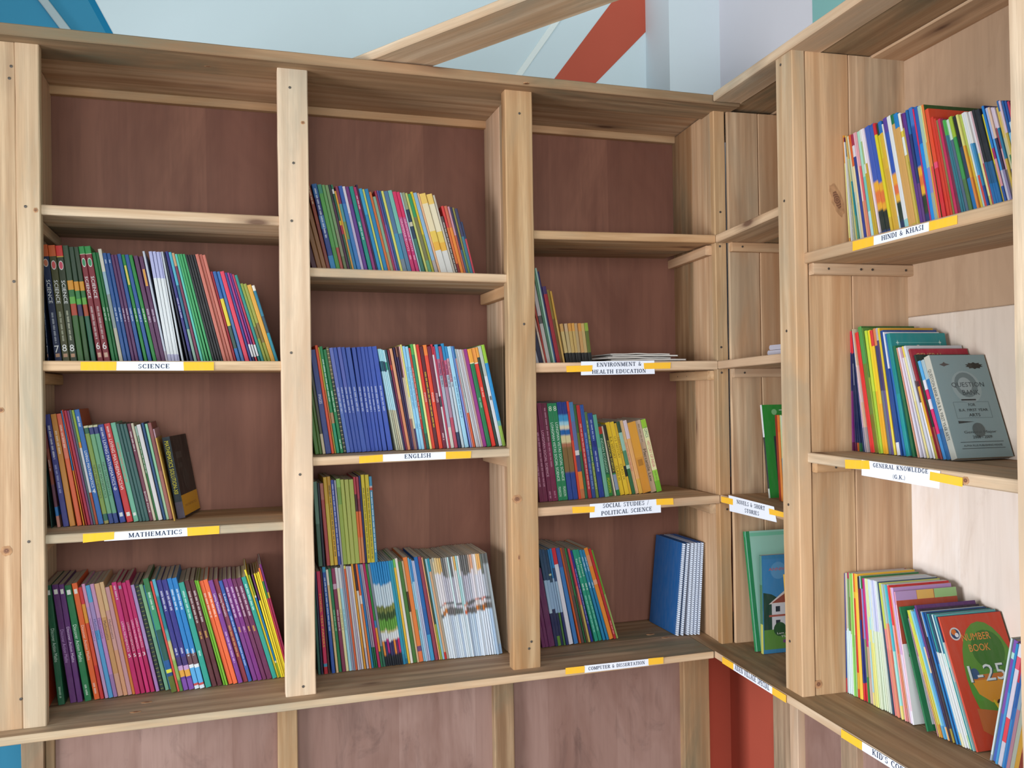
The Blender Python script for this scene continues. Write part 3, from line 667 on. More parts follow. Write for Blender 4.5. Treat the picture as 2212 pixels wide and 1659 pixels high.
2100 1868 138 |98c838@.18,1890d0@.75,60a8a0@.8,98c050 |blue and green schoolbook|w=32
@pap z=1.1115 y=.125,.125 O=670,1010 S=7.213 depth=.13 kind=paperback where=standing on top of the magazines
135 82 222 |5a8070@.5,3a6050 |dull green paperback|
205 140 240 |181c30 |black paperback|
262 165 250 |b06a60@.2,a84444 |brick red paperback|
318 178 155 |c8a030@.3,c8b040 |mustard yellow paperback|
382 245 145 |b88a20@.2,c8a030@.6,d8a830 |golden paperback|M=303020,.1,.9
440 305 200 |34489c |indigo paperback guide|M=c8d0f0,.05,.9
492 370 200 |a8a8b8 |thin lilac grey paperback|
520 400 178 |90c060@.1,7aa048@.3,98ac48 |green paperback|
585 485 190 |b0bc5c |lime green paperback|
642 548 190 |b0b85c |lime green paperback|
708 602 190 |acb858 |lime green paperback|
780 655 152 |b83848@.2,481828@.4,e87030@.7,e08a50 |maroon and orange paperback|
818 705 150 |a83448@.25,8a3040@.4,e8703a@.7,d88a5a |maroon and orange paperback|
860 750 132 |1c2860 |navy paperback|
895 793 115 |d8c430 |bright yellow paperback|M=60581c,.15,.95
950 857 115 |d4c030 |bright yellow paperback|M=60581c,.15,.95
1012 930 142 |4090b8@.11,d0b8b0@.13,c84838@.16,4090b8 |light blue law paperback|M=e8f4fc,.18,.88;w=46
@mag z=.8395 y=.125,.135 O=680,1170 S=5.35 depth=.19 kind=magazine where=on the lowest middle shelf
42 -10 360 |2a5a50 |dark green magazine|
78 22 355 |28284a |navy magazine|
112 28 350 |c82858@.9,3a90b0@.93,b02030 |magenta magazine|T=MODEL TEST PAPERS,e8c028,.22,.80
158 60 320 |4a2428 |dark brown magazine|
200 75 300 |3090b8@.05,2450a0 |blue magazine|M=c8d8f0,.1,.6
250 118 330 |e0d8c8@.15,d8b888 |cream tan magazine|M=a89060,.5,.7
283 152 320 |1c7a48 |green magazine|M=a0d0b0,.4,.6
322 192 318 |8a3058@.15,c8a0b8@.2,803050 |maroon magazine|M=e0c0c8,.4,.6
366 232 308 |e0e0e0@.2,e8e0a8 |cream yellow magazine|M=98a870,.4,.6
402 262 312 |d8dce0@.2,a8dcec |pale blue magazine|M=88a8b8,.4,.6
436 290 266 |a8a8c0 |lilac magazine|
456 312 270 |9098b0 |lilac grey magazine|
476 335 285 |f0e070@.03,e8683a |orange magazine|
500 362 290 |d0ccd0 |white grey magazine|
524 382 290 |b8b0c8 |lilac white magazine|
548 402 292 |e0dce0 |white magazine|
574 418 245 |e8a030 |golden magazine|
604 442 275 |3c2838@.25,e0d8d0@.8,c8c0d0 |dark topped white magazine|
634 468 265 |f07038@.3,f0e0d8@.38,f08a48 |orange magazine|
662 495 268 |1878c0@.6,2888b8 |bright blue magazine|
690 520 268 |a098b0@.8,1a7050 |grey lilac magazine|
712 536 268 |b8a8b8@.8,187848 |grey lilac magazine|
735 550 258 |b82060 |crimson magazine|
768 582 262 |2a8a40@.55,3a88c0@.62,f0a030@.85,287850 |green magazine|
795 612 265 |8890a0@.8,306858 |grey magazine|
826 628 246 |2a92d4@.21,d0e2ee@.42,7c8844@.48,3a5828@.55,68a840@.66,c8c088@.68,e8ecf0@.76,f09038@.9,18202c |sky and meadow magazine|
852 655 246 |2a92d4@.22,d0e2ee@.43,7c8844@.49,3a5828@.56,68a840@.66,c8c088@.68,e8ecf0@.76,34346c@.9,18202c |sky and meadow magazine|
878 685 244 |2a92d4@.21,d0e2ee@.42,7c8844@.48,3a5828@.55,68a840@.64,c8c088@.66,e8ecf0@.74,c0207c@.88,18202c |sky and meadow magazine|
904 715 242 |2a92d4@.23,d0e2ee@.44,7c8844@.50,3a5828@.57,68a840@.66,c8c088@.69,e8ecf0@.77,34346c@.9,18202c |sky and meadow magazine|
930 745 240 |2a92d4@.22,d0e2ee@.43,7c8844@.48,3a5828@.55,68a840@.66,c8c088@.68,e8ecf0@.76,34346c@.9,18202c |sky and meadow magazine|
954 772 236 |2a92d4@.22,d0e2ee@.43,7c8844@.49,3a5828@.56,68a840@.66,c8c088@.68,e8ecf0@.75,f09038@.89,18202c |sky and meadow magazine|
978 800 234 |2a92d4@.21,d0e2ee@.42,8c9444@.48,3a5828@.55,68a840@.65,c8c088@.67,e8ecf0@.75,642868@.89,18202c |sky and meadow magazine|
1002 828 230 |2a92d4@.20,d0e2ee@.40,8c9444@.46,3a5828@.53,68a840@.63,c8c088@.66,e8ecf0@.74,d0206c@.88,18202c |sky and meadow magazine|
1026 850 228 |2898b8@.9,2080a8 |teal magazine|
1060 876 226 |40a8b8@.95,2080a8 |teal magazine|
1085 905 210 |78c860@.08,f0c038 |yellow magazine|
1112 928 200 |e8e4dc |white magazine|
1146 962 240 |447834 |dark green magazine|
1190 1000 232 |c8b090@.3,4a3020@.5,d8b890 |tan patched magazine|
1212 1020 192 |e88038@.85,704878@.9,e87848 |orange magazine|
@mag O=880,1170 S=5.72 y=.138,.128
205 2 208 |78bce0@.25,a0d0e4@.5,80b890@.7,90c8e0 |light blue magazine|
228 25 222 |3888c8@.22,a8d0e8 |light blue magazine|
252 55 240 |c8c8e4 |lilac white magazine|
272 68 245 |b8c0e0 |lilac white magazine|
298 85 200 |1868b0@.5,1a60a8@.75,3a98c8 |deep blue magazine|
350 130 195 |903850 |maroon rose magazine|
398 168 205 |e8a878 |thin peach magazine|
418 192 215 |2c4c38@.65,98a838 |dark green magazine|
442 218 222 |90c0d0 |pale blue magazine|
470 248 216 |2090a8@.13,d8a880@.93,c82c28 |tan and teal magazine|
496 275 225 |a8a090 |grey tan magazine|
525 302 212 |b8b8a8@.04,d8c8a0@.16,dcdce0@.48,98a0a8@.50,e0e0e0@.56,30484c@.60,dce6ee |white landscape magazine|
552 330 212 |d8c090@.15,e0dce0@.46,c0a8a8@.48,e0e0e0@.53,b07038@.58,dce6ee |white landscape magazine|
580 356 212 |e0c080@.16,e0dce0@.44,d89080@.46,e0d8d0@.50,d08038@.55,dce6ee |white landscape magazine|
605 384 212 |e0b870@.14,d0d0dc@.44,788088@.46,d0d0d8@.50,4a4048@.57,c8d4e0 |white landscape magazine|
628 410 212 |707070@.18,b8b8c8@.44,505860@.46,a8a8b0@.49,484048@.57,b8c8dc |grey landscape magazine|
650 436 206 |808080@.2,c0c0cc@.44,505860@.46,a8a8b0@.49,484048@.57,c8d8e8 |grey landscape magazine|
672 462 202 |b0b0b0@.2,d0d0dc@.44,606870@.46,c8c8d0@.50,504848@.58,d8e8f4 |white landscape magazine|
695 486 200 |c0e0e0@.2,d8f0f4@.5,384848@.57,dceaf4 |pale blue landscape magazine|
718 512 196 |606468@.2,a8a8b8@.46,404850@.48,b0b0c0@.51,384038@.57,b0c4dc |grey landscape magazine|
740 536 192 |d0d0d0@.2,d8dce4@.46,404850@.48,c0c0d0@.51,687070@.57,dceaf4 |white landscape magazine|
763 560 188 |e0b060@.14,dcd8dc@.46,606870@.48,d8d8e0@.51,5c6458@.57,dceaf4 |white landscape magazine|
786 586 184 |a8d8d8@.5,d0e4ec@.52,c8dce8 |pale mint landscape magazine|
808 610 182 |d8d8d8@.2,b8d8e0@.48,e0a090@.50,e0d0d0@.54,d06038@.58,dceaf4 |white landscape magazine|
832 636 178 |585c60@.16,b0b0c0@.46,c88878@.49,c8c8d0@.51,7c6058@.57,a8bcd4 |grey landscape magazine|
854 662 174 |686868@.2,b8b8c8@.46,302c30@.5,a8a8b8@.52,302820@.57,b8cce0 |grey landscape magazine|
876 688 172 |787878@.2,c0c0d0@.45,202830@.49,b0b0c0@.52,282828@.58,c8dcec |grey landscape magazine|
898 715 170 |686868@.18,b0b8c8@.44,282c30@.48,a8a8b8@.51,303038@.57,b0c8e0 |grey landscape magazine|
920 740 168 |b8a090@.18,d0d0dc@.44,504850@.47,c8c8d0@.52,605858@.58,dceaf8 |white landscape magazine|
944 766 165 |d8a080@.14,dcd8e0@.43,d8a098@.45,e0d8d8@.5,d07830@.55,dceaf8 |white landscape magazine|
970 792 162 |e0d8d8@.2,d8dce8@.43,d8a098@.45,e0d8d8@.5,a88058@.55,d8e6f4 |white landscape magazine|
996 818 160 |e8e0d8@.2,d8dce8@.43,787078@.45,d8d8e0@.50,403c38@.56,d8e6f4 |white landscape magazine|
1024 842 158 |e8b870@.16,d8d8e4@.43,d89888@.46,e0d8d8@.5,d07830@.56,dceaf8 |white landscape magazine|
1055 866 158 |e8b068@.15,d8dce8@.42,c87870@.44,e0e0e8@.48,7c5840@.54,dceaf8 |white landscape magazine|
1085 890 158 |687068@.2,b8c0cc@.42,181c20@.45,a8a8b0@.48,202428@.54,c8dcec |grey landscape magazine|
1112 915 155 |2c3c38@.1,98a0a8@.42,181c20@.45,a8b0b8@.48,303438@.54,a8c4e0 |grey landscape magazine|
1145 938 155 |38484c@.1,a8b8c0@.9,90b0d0 |blue grey landscape magazine|w=40
@env z=1.6165 y=.11,.11 O=1140,560 S=5.53 depth=.15 kind=paperback where=on the environment shelf
105 -40 700 |c8c8d0@.5,b8b8c0 |grey white thin booklet|
145 -10 640 |2a2c48 |navy booklet|
195 20 500 |c8a898@.5,d8c8b8 |tan booklet|
218 48 420 |a83428 |brick red thin booklet|
240 62 300 |c0b8b8@.4,585858@.5,c0bcb8 |grey and white booklet|
285 75 105 |5a8a6a@.4,4a7a60 |tall green booklet|
308 95 110 |a8d0c0 |mint edged booklet|
330 118 150 |2c2c60@.6,2a4a80 |navy booklet|
355 150 330 |4a3068@.1,a82838 |crimson booklet|
400 228 368 |8a7028@.4,705020 |dark gold booklet|
432 262 385 |d0a038@.4,d8b060 |yellow booklet|w=24
468 380 778 |d8a860@.2,d8c080@.74,1c2022 |small tan booklet with black foot|
508 437 775 |d8b890@.2,d0bc88@.74,1c2022 |small tan booklet with black foot|
548 485 772 |e8a850@.2,d8b870@.74,1c2022 |small tan booklet with black foot|
588 525 770 |f0b050@.2,d8b870@.74,1c2022 |small tan booklet with black foot|
622 562 770 |c8a880@.2,c8b080@.74,1c2022 |small tan booklet with black foot|
658 598 772 |e8a048@.2,d8a868@.74,1c2022 |small tan booklet with black foot|
698 640 772 |d8b870@.2,d0b478@.74,1c2022 |small tan booklet with black foot|
738 690 768 |98b840@.2,6a7830@.74,1c2422 |small mottled green booklet with black foot|w=42;c=d8d8d0
@soc z=1.2465 y=.09,.105 O=1140,850 S=6.144 depth=.19 kind=textbook where=on the social studies shelf
165 -10 122 |6c1a40 |maroon social science book|M=c890a8,.3,.85
222 58 122 |6c1a40 |maroon social science book|M=c890a8,.3,.85
280 125 125 |701c44 |maroon social science book|T=LONGMAN SOCIAL SCIENCE,d8a8bc,.28,.75;M=c890a8,.9,.97
340 190 128 |641838@.4,7c1c48 |maroon social science book|M=c890a8,.05,.65;M=c890a8,.9,.97
412 256 130 |1a8a58 |green social science book|T=8,e0f0d8,.03,.08;T=LONGMAN VISTAS SOCIAL SCIENCE,e8f8f0,.20,.80;T=PEARSON,d8f0e0,.86,.96
478 325 128 |1a8a58 |green social science book|T=8,e0f0d8,.03,.08;T=LONGMAN VISTAS SOCIAL SCIENCE,e8f8f0,.20,.80;T=PEARSON,d8f0e0,.86,.96
545 390 115 |1a3890@.13,3aa0dc@.2,a8e0f4@.24,f0e8c8@.28,1a6ab8@.34,e8dca8@.42,b87858@.46,8a6a38@.72,24489c |blue landscape atlas|
612 452 115 |1a3890@.13,3aa0dc@.2,a8e0f4@.24,f0e8c8@.28,1a6ab8@.34,e8dca8@.42,b87858@.46,8a6a38@.72,24489c |blue landscape atlas|
682 510 104 |e84a28@.1,c83040@.4,e84a28 |orange red thin textbook|
715 548 118 |4a88c0@.2,6878b0@.5,e8e8e8@.55,4a4a80@.72,f08a38@.9,c87848 |blue and orange textbook|
775 605 150 |3a6a38@.3,6a7a28@.5,2a6a48 |green textbook|
812 650 158 |c82c30@.6,b02838 |red textbook|M=f0b8b0,.2,.9
862 700 155 |2a58a8@.5,2a4890 |blue textbook|M=88a8d8,.3,.9
915 755 250 |5a7a48@.4,28705a@.6,708a40 |olive green textbook|M=c8d880,.1,.9
960 800 268 |1a3c94@.33,142c80@.4,1a3a90 |deep blue textbook|M=b8c8e8,.08,.32;M=b8c8e8,.45,.7
1035 872 288 |58a890@.4,70b098 |sea green textbook|
@soc y=.115,.135
1080 925 412 |2a4a30@.04,b83828@.14,1c6848@.7,2c8a3a |dark green economy book|T=INDIAN ECONOMY,b8e0c8,.2,.68;T=PEARSON,d0d020,.75,.95
1160 965 440 |d8d0b8 |thin cream textbook|
1188 1000 432 |2c2820@.68,2a8048@.7,8898b0@.92,1c8048 |black political science book with yellow lettering|T=POLITICAL SCIENCE,d8d050,.22,.66
1238 1025 395 |e4c028 |yellow history book|T=B.A. HISTORY,706018,.2,.5;T=CLASS XI,706018,.6,.8
1302 1088 390 |e8c42c |yellow history book|T=U.S. HISTORY,806818,.2,.5;T=CLASS IX,806818,.58,.8
1360 1150 405 |d8b030@.6,202420@.75,e0b430 |thin yellow book with black band|T=HISTORY,684818,.2,.5
1395 1188 385 |2a5040@.15,98c8b8@.4,4a8a68@.6,b0d0b8@.65,2a6840 |green marbled textbook|
1442 1220 374 |e8c088@.4,e8b888 |peach textbook|M=e08870,.3,.7
1488 1268 370 |d8c8d0@.25,e8b070@.8,e0b048 |pink and peach textbook|
1535 1318 402 |e0a038@.5,d89430 |ochre textbook|B=b07828,.53,.62
1648 1430 376 |c8b098@.3,c0a488 |worn tan law book|T=Mercantile Law,302820,.4,.85;M=806850,.05,.3
1722 1500 362 |98cc38@.12,e0e8b0@.25,e8e8b0@.7,98d048@.85,70b828 |lime and cream history book|T=TOPICS,4a7a68,.1,.25;T=HISTORY OF INDIA,d04870,.3,.66;M=7aa030,.72,.85;w=72
@comp z=.8395 y=.139,.147 O=1140,1110 S=4.61 depth=.19 kind=textbook where=above the computer sign
150 20 640 |5a2050@.3,682858 |plum notebook|M=d8c0d0,.1,.2
185 45 600 |5a2050@.3,682858 |plum notebook|M=d8c0d0,.1,.2
218 60 560 |602454 |plum notebook|
278 128 358 |2a4a68@.32,98b8d4@.62,a8c0d4@.66,1c2450 |navy and sky computer book|
308 150 360 |284868@.32,90b0d0@.62,1c2450@.9,5a8a30 |navy and sky computer book|
340 178 365 |24405c@.25,c0c8a0@.27,2a4860@.34,90b0d0@.66,1c2450 |navy and sky computer book|
365 198 360 |2878b0@.3,98b8d8@.66,4a7a38 |navy and green computer book|
388 218 350 |1a80c0@.2,284a78@.34,a0c0dc@.66,24306c |blue topped computer book|
418 240 348 |d02838@.17,dcdce8@.19,dfe0ec |white computer book with red top|
468 280 348 |3a58a8@.2,3a7cc0 |blue computer book|
518 315 345 |c05828@.5,d05a28 |thin rust computer book|
540 338 345 |7a4a3c@.5,5a4a48 |brown computer book|
572 368 348 |28884a@.5,1a6a40 |green computer book|
592 385 350 |3a4038@.5,6a5040 |dark thin computer book|
608 400 352 |d84058@.4,e07068@.6,c8b060 |thin red computer book|
635 428 372 |2a3090 |indigo computer book|M=a8b0e0,.2,.8
672 442 366 |20a084 |green teal computer book|T=Fast Forward,e0f8f0,.1,.30;M=e8fcf4,.37,.44;M=98e0d0,.5,.9
715 478 364 |1c9c80 |green teal computer book|T=Fast Forward,e0f8f0,.09,.29;M=e8fcf4,.37,.44;M=98e0d0,.5,.9
755 512 366 |2a90b8@.4,1c88b8 |blue computer book|M=d0ecf8,.08,.24;M=e8f8fc,.36,.42
790 540 366 |2a88b8@.4,1c84b8 |blue computer book|M=d0ecf8,.08,.24;M=e8f8fc,.36,.42
820 560 350 |f09030@.08,e89868@.2,f09030@.35,f0b088@.4,f09030 |orange computer book|
862 600 354 |c82830@.5,b82830 |red computer book|M=f0a8a0,.8,.95
892 632 366 |68a030@.5,98b060 |thin green computer book|w=18
@nov R=1 z=1.2455 y=.085,.085 O=1540,680 S=3.607 depth=.12 kind=novel where=on the novels shelf
432 364 715 |e8ecf0@.35,303838@.9,c8d0c8 |green novel with white spine|c=2f9a3a;art=photo;w=13
506 470 790 |9a2c18 |dark red novel|
530 498 790 |e87828@.2,e88a38 |orange novel|
545 516 790 |c8d8a0@.5,60b0c0 |pale green novel|
560 530 795 |d8e0e0@.4,38a0d0 |pale blue novel|w=16
@vil R=1 z=.8395 y=.045,.045 O=1540,1120 S=4.147 depth=.18 kind=folder where=on the village special shelf
362 256 120 |1c8a50 |large pale green folder with dark green spine|c=9fd4c2;w=18;art=folder
@vil y=.055,.055 depth=.15 kind=booklet
425 405 330 |5a9080@.3,4a7a58@.7,c8c860 |anniversary booklet with a house on its blue cover|c=3a88b8;w=22;art=village
690 620 500 |e0b040@.9,c8c8d8 |yellow and lilac booklet|w=14;c=a8b0d8
@hin R=1 z=1.8505 y=.105,.105 O=1780,220 S=5.185 depth=.15 kind=storybook where=on the hindi and khasi shelf
285 75 445 |f0a030@.24,f4ec98@.88,e8a848 |pale yellow storybook with orange top|
308 108 455 |7a2848@.04,e4e4e8 |white storybook|
325 138 460 |303028@.16,c8c8a8 |sage storybook with dark lettering|M=e8b838,.2,.5;M=202028,.5,.95
348 172 418 |b0b050@.3,90a068@.6,a8c0a8 |olive storybook|
365 198 400 |e8d888@.3,e0d070 |pale yellow storybook|
382 218 402 |d8a850@.2,b8c8a0@.4,2a9aa8@.7,68a890 |teal and cream storybook|
405 240 400 |d0d0b0@.5,b0c8c0 |cream storybook|
425 260 385 |d86028@.28,e8d8a8@.6,d8c8a0 |orange and cream storybook|
452 290 378 |a02848@.1,d8d8e0@.2,243c88@.6,283c90 |navy and white storybook|
478 308 360 |e8b8c8@.3,f0d0c0@.6,e0a078 |pink cream storybook|
502 330 350 |e0a0a8@.3,e06068@.6,d88068 |rose storybook|
525 350 345 |a8e0c8@.4,70c8c0@.7,b0e0e8 |mint storybook|
558 378 325 |e8ece8@.1,a8c888@.3,e8e8e0@.38,c8b030 |white and mustard storybook|
592 400 318 |f0f0f4@.3,c8a838 |white storybook with mustard foot|
628 415 310 |f0e0e8@.9,a8a8c8 |thin white storybook|
648 432 300 |3c5cb8@.48,f0b030@.56,e87838@.66,f0b030@.72,20302c@.9,304888 |blue storybook with a yellow sunset picture|
705 480 278 |205ab0@.02,345cbc@.5,f0b030@.57,e87838@.67,f0b030@.73,20302c@.9,304888 |blue storybook with a yellow sunset picture|
762 520 262 |d02838@.1,e0d428@.8,d8b838 |yellow storybook with red top|
788 565 258 |1c4838@.1,d8c830@.3,d8b038 |golden storybook|
812 585 238 |1870c0@.1,e0b838@.4,d8ac40 |gold storybook with blue top|
850 640 250 |e8e8e0@.8,c8e0e0 |thin white storybook|
864 652 190 |5840a0@.12,2c58b8@.47,f0a838@.56,e87040@.64,f0b838@.7,203830@.85,203860 |blue storybook with a yellow sunset picture|
908 678 178 |e4eaec@.85,98d4d4 |white storybook|
952 712 160 |187848@.08,d8a860 |tan storybook with green top|
992 755 150 |1080c8@.12,d8a860@.9,c8b048 |tan storybook with blue top|
1038 805 138 |f0f0e8@.15,e8d048@.2,e8f0e8@.35,d0b858 |white and gold storybook|
1066 842 138 |68285c@.12,c8b048@.4,a8a030 |plum and olive storybook|
1088 870 135 |603090@.2,5c3488 |purple storybook|
1122 900 100 |1c68a8@.2,203a70@.6,604080 |dark blue storybook|
1148 918 82 |4078c8@.15,1850a8@.48,f0b030@.55,e87838@.63,f0b830@.7,28402c@.85,283c70 |blue storybook with a yellow sunset picture|
1190 958 88 |e02860@.3,b83078 |crimson storybook|
@hin O=1980,200 S=5.53
178 -18 165 |2060b8@.3,1890e8 |bright blue storybook|w=44
222 5 165 |a8c8b8@.5,8890d0@.7,a0b0a0 |grey mint storybook|
262 25 160 |e0e090@.3,e8a848 |cream and orange storybook|
285 42 155 |e88040@.5,e04848 |orange red storybook with a tall green cover|c=2f5a28
318 90 205 |e85030@.45,f05078@.5,d83038 |bright red storybook|
368 140 300 |d83a28 |red storybook|
408 172 318 |d03a28 |red storybook|
440 210 330 |888050@.6,807840 |thin olive storybook|
468 236 318 |c8285c |magenta storybook|
508 268 325 |782848 |wine storybook|
555 290 338 |48b050@.15,307888@.8,287080 |green and teal storybook|
592 318 332 |58b058@.15,307888 |green and teal storybook|
618 345 330 |c8e0d0@.2,506880 |grey blue storybook|
655 390 290 |a0c038@.2,3a9a50@.6,507848 |lime and green storybook|
700 412 290 |202428@.3,28405c@.6,1c70b0 |black and blue storybook|
752 460 268 |e0dc80@.3,e8a838@.6,e08a40 |cream and orange storybook|
780 482 262 |b8c858@.4,d8b838 |lime storybook|
806 508 248 |e8ece4@.3,dce8e0@.6,a8d0d0 |white storybook|
842 540 238 |dce4e8@.3,58a0d0@.6,d04848 |white and blue storybook|
872 570 232 |e8e8e0@.3,2a88b8@.7,1c50a0 |pale blue storybook|
894 598 226 |e0dce0@.4,e8e098@.8,c8c060 |cream storybook|
922 615 222 |d0a8b0@.5,b04858 |rose storybook|
945 636 212 |202830@.5,1c608c@.7,1c70b0 |black and blue storybook|
980 678 204 |1c242c@.5,1a5a88@.7,1c70b0 |black and blue storybook|
1012 712 198 |1c2834@.5,1c6498@.7,1c70b0 |black and blue storybook|
1050 752 255 |e0d428@.5,c8b030 |yellow storybook|
1082 770 160 |1880d0@.4,a82870@.5,e0a0a8@.75,2858a8 |blue and pink storybook|c=1c2c78
1112 800 185 |b0c0e8@.3,48a8e8@.6,c8c8d8 |pale blue storybook|
1142 828 178 |e8c8b0@.3,3a3458@.6,9088b0 |cream and navy storybook|
1170 862 175 |d8c8d8@.2,a04860@.4,d8a8b0@.6,7a7068 |rose and grey storybook|
1198 892 180 |e0d0e0@.2,2880a8@.5,d0b048@.8,a0a0b0 |teal and gold storybook|
1226 925 172 |e0c058@.3,c8c8a0@.6,4858a0 |gold and blue storybook|
1252 945 92 |2868a8@.1,e0c890@.5,508858@.7,c87030 |cream and green storybook|
1278 968 95 |e0c8e0@.3,c8b048@.6,508858 |lilac and gold storybook|
1304 1005 95 |1c60a8@.3,88c8e8@.5,d8d8e0 |blue and white storybook|
1330 1035 95 |2858a8@.2,c0e0f0@.6,a09080 |blue and white storybook|
1358 1068 100 |c83860@.2,e86038@.4,d8c8b0 |red and cream storybook|
1384 1100 95 |80a868@.4,487838@.6,c0a040 |green storybook|
1410 1130 92 |98b878@.3,c87030@.6,588848 |green and orange storybook|
1436 1160 80 |d8d0c8@.3,789858@.6,c8a038 |grey and green storybook|w=26
@gk R=1 z=1.3935 y=.112,.12 O=1780,690 S=4.2548 depth=.145 kind=schoolbook where=on the general knowledge shelf
240 72 132 |f03858@.18,2c2468@.5,8a3080@.93,6a1850 |navy and red quiz book|
270 108 130 |e82838@.19,1c2858@.93,6a2048 |navy and red quiz book|
294 140 128 |e82830@.19,1c2c5c@.93,e87028 |navy and red quiz book|B=d8d8e8,.27,.45
322 168 128 |e83030@.18,182858@.93,2a7048 |navy and red quiz book|
350 192 122 |1c3c78@.2,203868 |navy thin quiz book|
368 208 120 |e8e8ec@.3,c8b0c0@.4,e4c0dc@.8,b0a8c0 |white and lilac quiz book|
390 230 98 |d8c8a8@.3,e8d8d0@.6,e8d0b0@.8,c0b8b8 |cream quiz book|
412 254 140 |e83030 |bright red quiz book|
436 278 130 |e02c2c |bright red quiz book|
465 305 78 |4a9a48@.3,6a8030@.7,787020 |green quiz book with tall green cover|c=3a6a2c
500 340 85 |5a8a38@.4,98b038 |olive quiz book|
510 362 112 |c0dc40@.5,a8d038 |lime quiz book|
532 385 108 |f4e028@.1,f4dc28@.5,f4b828 |bright yellow quiz book|
558 415 108 |d83838@.13,f0c828@.6,f0b020 |yellow quiz book with red band|w=24
584 440 90 |d88850@.14,38386a@.5,687080 |navy quiz book with tan top|
610 462 86 |b8b0b8@.1,50406c@.5,685890 |purple grey quiz book|
635 482 86 |e0c830@.5,f0d838@.8,f0e050 |yellow quiz book|c=d8a828
660 502 110 |1c4890@.9,e8ecf4 |dark blue quiz book with tall blue cover|c=1f4a94
700 535 120 |e8ecf4@.3,1c4c98 |white and blue quiz book|
722 548 138 |1868b8@.5,1c70b8 |blue quiz book|
752 572 138 |108c8c@.5,10989c |teal quiz book with an arched window picture|c=1f8f92;art=arch
806 625 250 |1c7048@.5,186840 |dark green quiz book|
850 648 265 |e8a888@.5,e8b090 |peach quiz book|
@gk y=.122,.133
872 664 262 |e8d8e8@.6,e0dcec |lilac white quiz book|
905 682 258 |c898a8@.1,e8e0e8@.5,e4e0ec |white quiz book|
932 694 252 |f0d858@.1,f0e8b0@.5,e8dc98 |cream yellow quiz book|
958 712 250 |d8dce4@.5,d0d4e0 |silver white quiz book|
992 740 272 |b8b8c0@.3,604850@.5,f0f0f4 |white and grey quiz book|
1022 775 278 |983038@.3,48202c@.35,e0a828@.8,b0a040 |gold book with a crimson cover|c=b02840;art=general
1055 810 330 |203830@.5,183028@.7,904040 |dark green quiz book|w=22
1085 835 388 |58b0e8@.2,e8e8f0@.3,e02870@.4,e8e0e8@.5,e02870@.75,3888c8 |white and pink quiz book|
1118 866 380 |a8c0c8@.2,2878b8@.7,206098 |blue quiz book|
1160 905 352 |c8c8bc@.7,b0b4ac |thick pale grey question bank|T=QUESTION BANK FOR B.A. FIRST YEAR ARTS,303c3c,.13,.82;c=8fa9ae;w=66;art=qbank
@kid R=1 z=.8395 y=.088,.10 O=1780,1200 S=3.6134 depth=.155 kind=picture_book where=on the kid's corner shelf
115 88 118 |2c4898@.88,c83848 |navy picture book|
127 100 120 |d0a8a8@.48,d8f0f4 |white picture book with pale pink top|
140 112 120 |c8d0b8@.46,dcf0f4 |white picture book with pale green top|
153 122 118 |b02848@.05,70a058@.48,dcf0f4 |white picture book with green top|
165 134 122 |d8c0c8@.2,905050@.48,e0f4f4 |white picture book with brown top|
178 146 125 |a8c880@.5,e4f4f4 |white picture book with lime top|
192 158 128 |88d058@.6,90d868 |lime green picture book|
208 170 128 |d8f0a0@.5,b0d890 |pale lime picture book|
218 180 130 |e85820@.15,e8b030@.2,d82c20@.8,e8b030@.93,d84828 |orange red picture book|
244 196 132 |f0c040@.15,f8cc48 |yellow picture book with a sun pattern|c=f0b838
278 228 158 |281c38@.1,781838@.35,243080@.86,d82838 |navy and red picture book|
302 242 155 |b0e0e8@.1,b02030@.5,2a3080@.85,d83038 |crimson and navy picture book|
322 258 158 |3a8048@.1,9098d8@.5,90a070@.8,3a9048 |lilac and green picture book|
336 268 175 |c81870@.1,d01c70@.55,c8a088@.8,c8b0a0 |magenta picture book|c=c01c60
358 288 178 |b878c8@.5,d8c0b0 |lilac picture book|
374 302 180 |d8ecb0@.5,a8d8e8@.9,f0e080 |pale lime picture book|
388 314 182 |ecf4c0@.5,d8d8a0 |cream picture book|
400 324 184 |e0e8a8@.3,b0e0e8@.4,e8e080 |pale blue and yellow picture book|
414 336 186 |c8e0f0@.3,d0e8e0@.5,e8ec90 |pale blue and yellow picture book|
430 348 192 |e8f0e8@.4,dcecc0 |white picture book|
446 358 194 |d0d8f4@.4,e0ecd0 |pale lilac white picture book|
462 368 196 |d8d8f8@.4,e0f0d8 |pale lilac white picture book|
478 378 200 |e8f0f0@.4,e4f0d4 |white picture book|
494 388 202 |d8e8e8@.4,e0ecd8 |white picture book|
512 398 205 |b8c8c8@.3,d8e4d8 |pale grey picture book|
526 405 208 |2c4870@.4,30506c |dark blue picture book|
545 412 215 |c8d850@.35,e89090@.5,e08080 |lime and pink picture book|
560 424 218 |d8e070@.35,f0a098@.5,f0b090 |lime and peach picture book|
574 438 225 |b0c8c0@.3,f0a080@.5,e88870 |peach picture book|
588 452 230 |f0e0e0@.3,f0a090@.6,b8e0d8 |peach and mint picture book|
602 464 232 |48c0d0@.5,a8e8e0@.9,f0e080 |cyan picture book|
616 476 232 |f0f0f4@.5,c8ecec |white picture book|
628 486 235 |e83040@.3,f0a8a0 |red picture book|c=cc2830
642 502 252 |f08050@.5,f0a078@.9,e8a0a0 |orange picture book|
656 512 256 |f0d0c0@.5,f4c8b8 |pale peach picture book|
668 524 258 |d8b0e0@.5,e8d8f0 |pale lilac picture book|c=b890c8
686 540 285 |e8a0b8@.1,f0d0e0@.9,f0f0f8 |white picture book with a brick red cover top|c=f0f4f4;art=sun;w=14
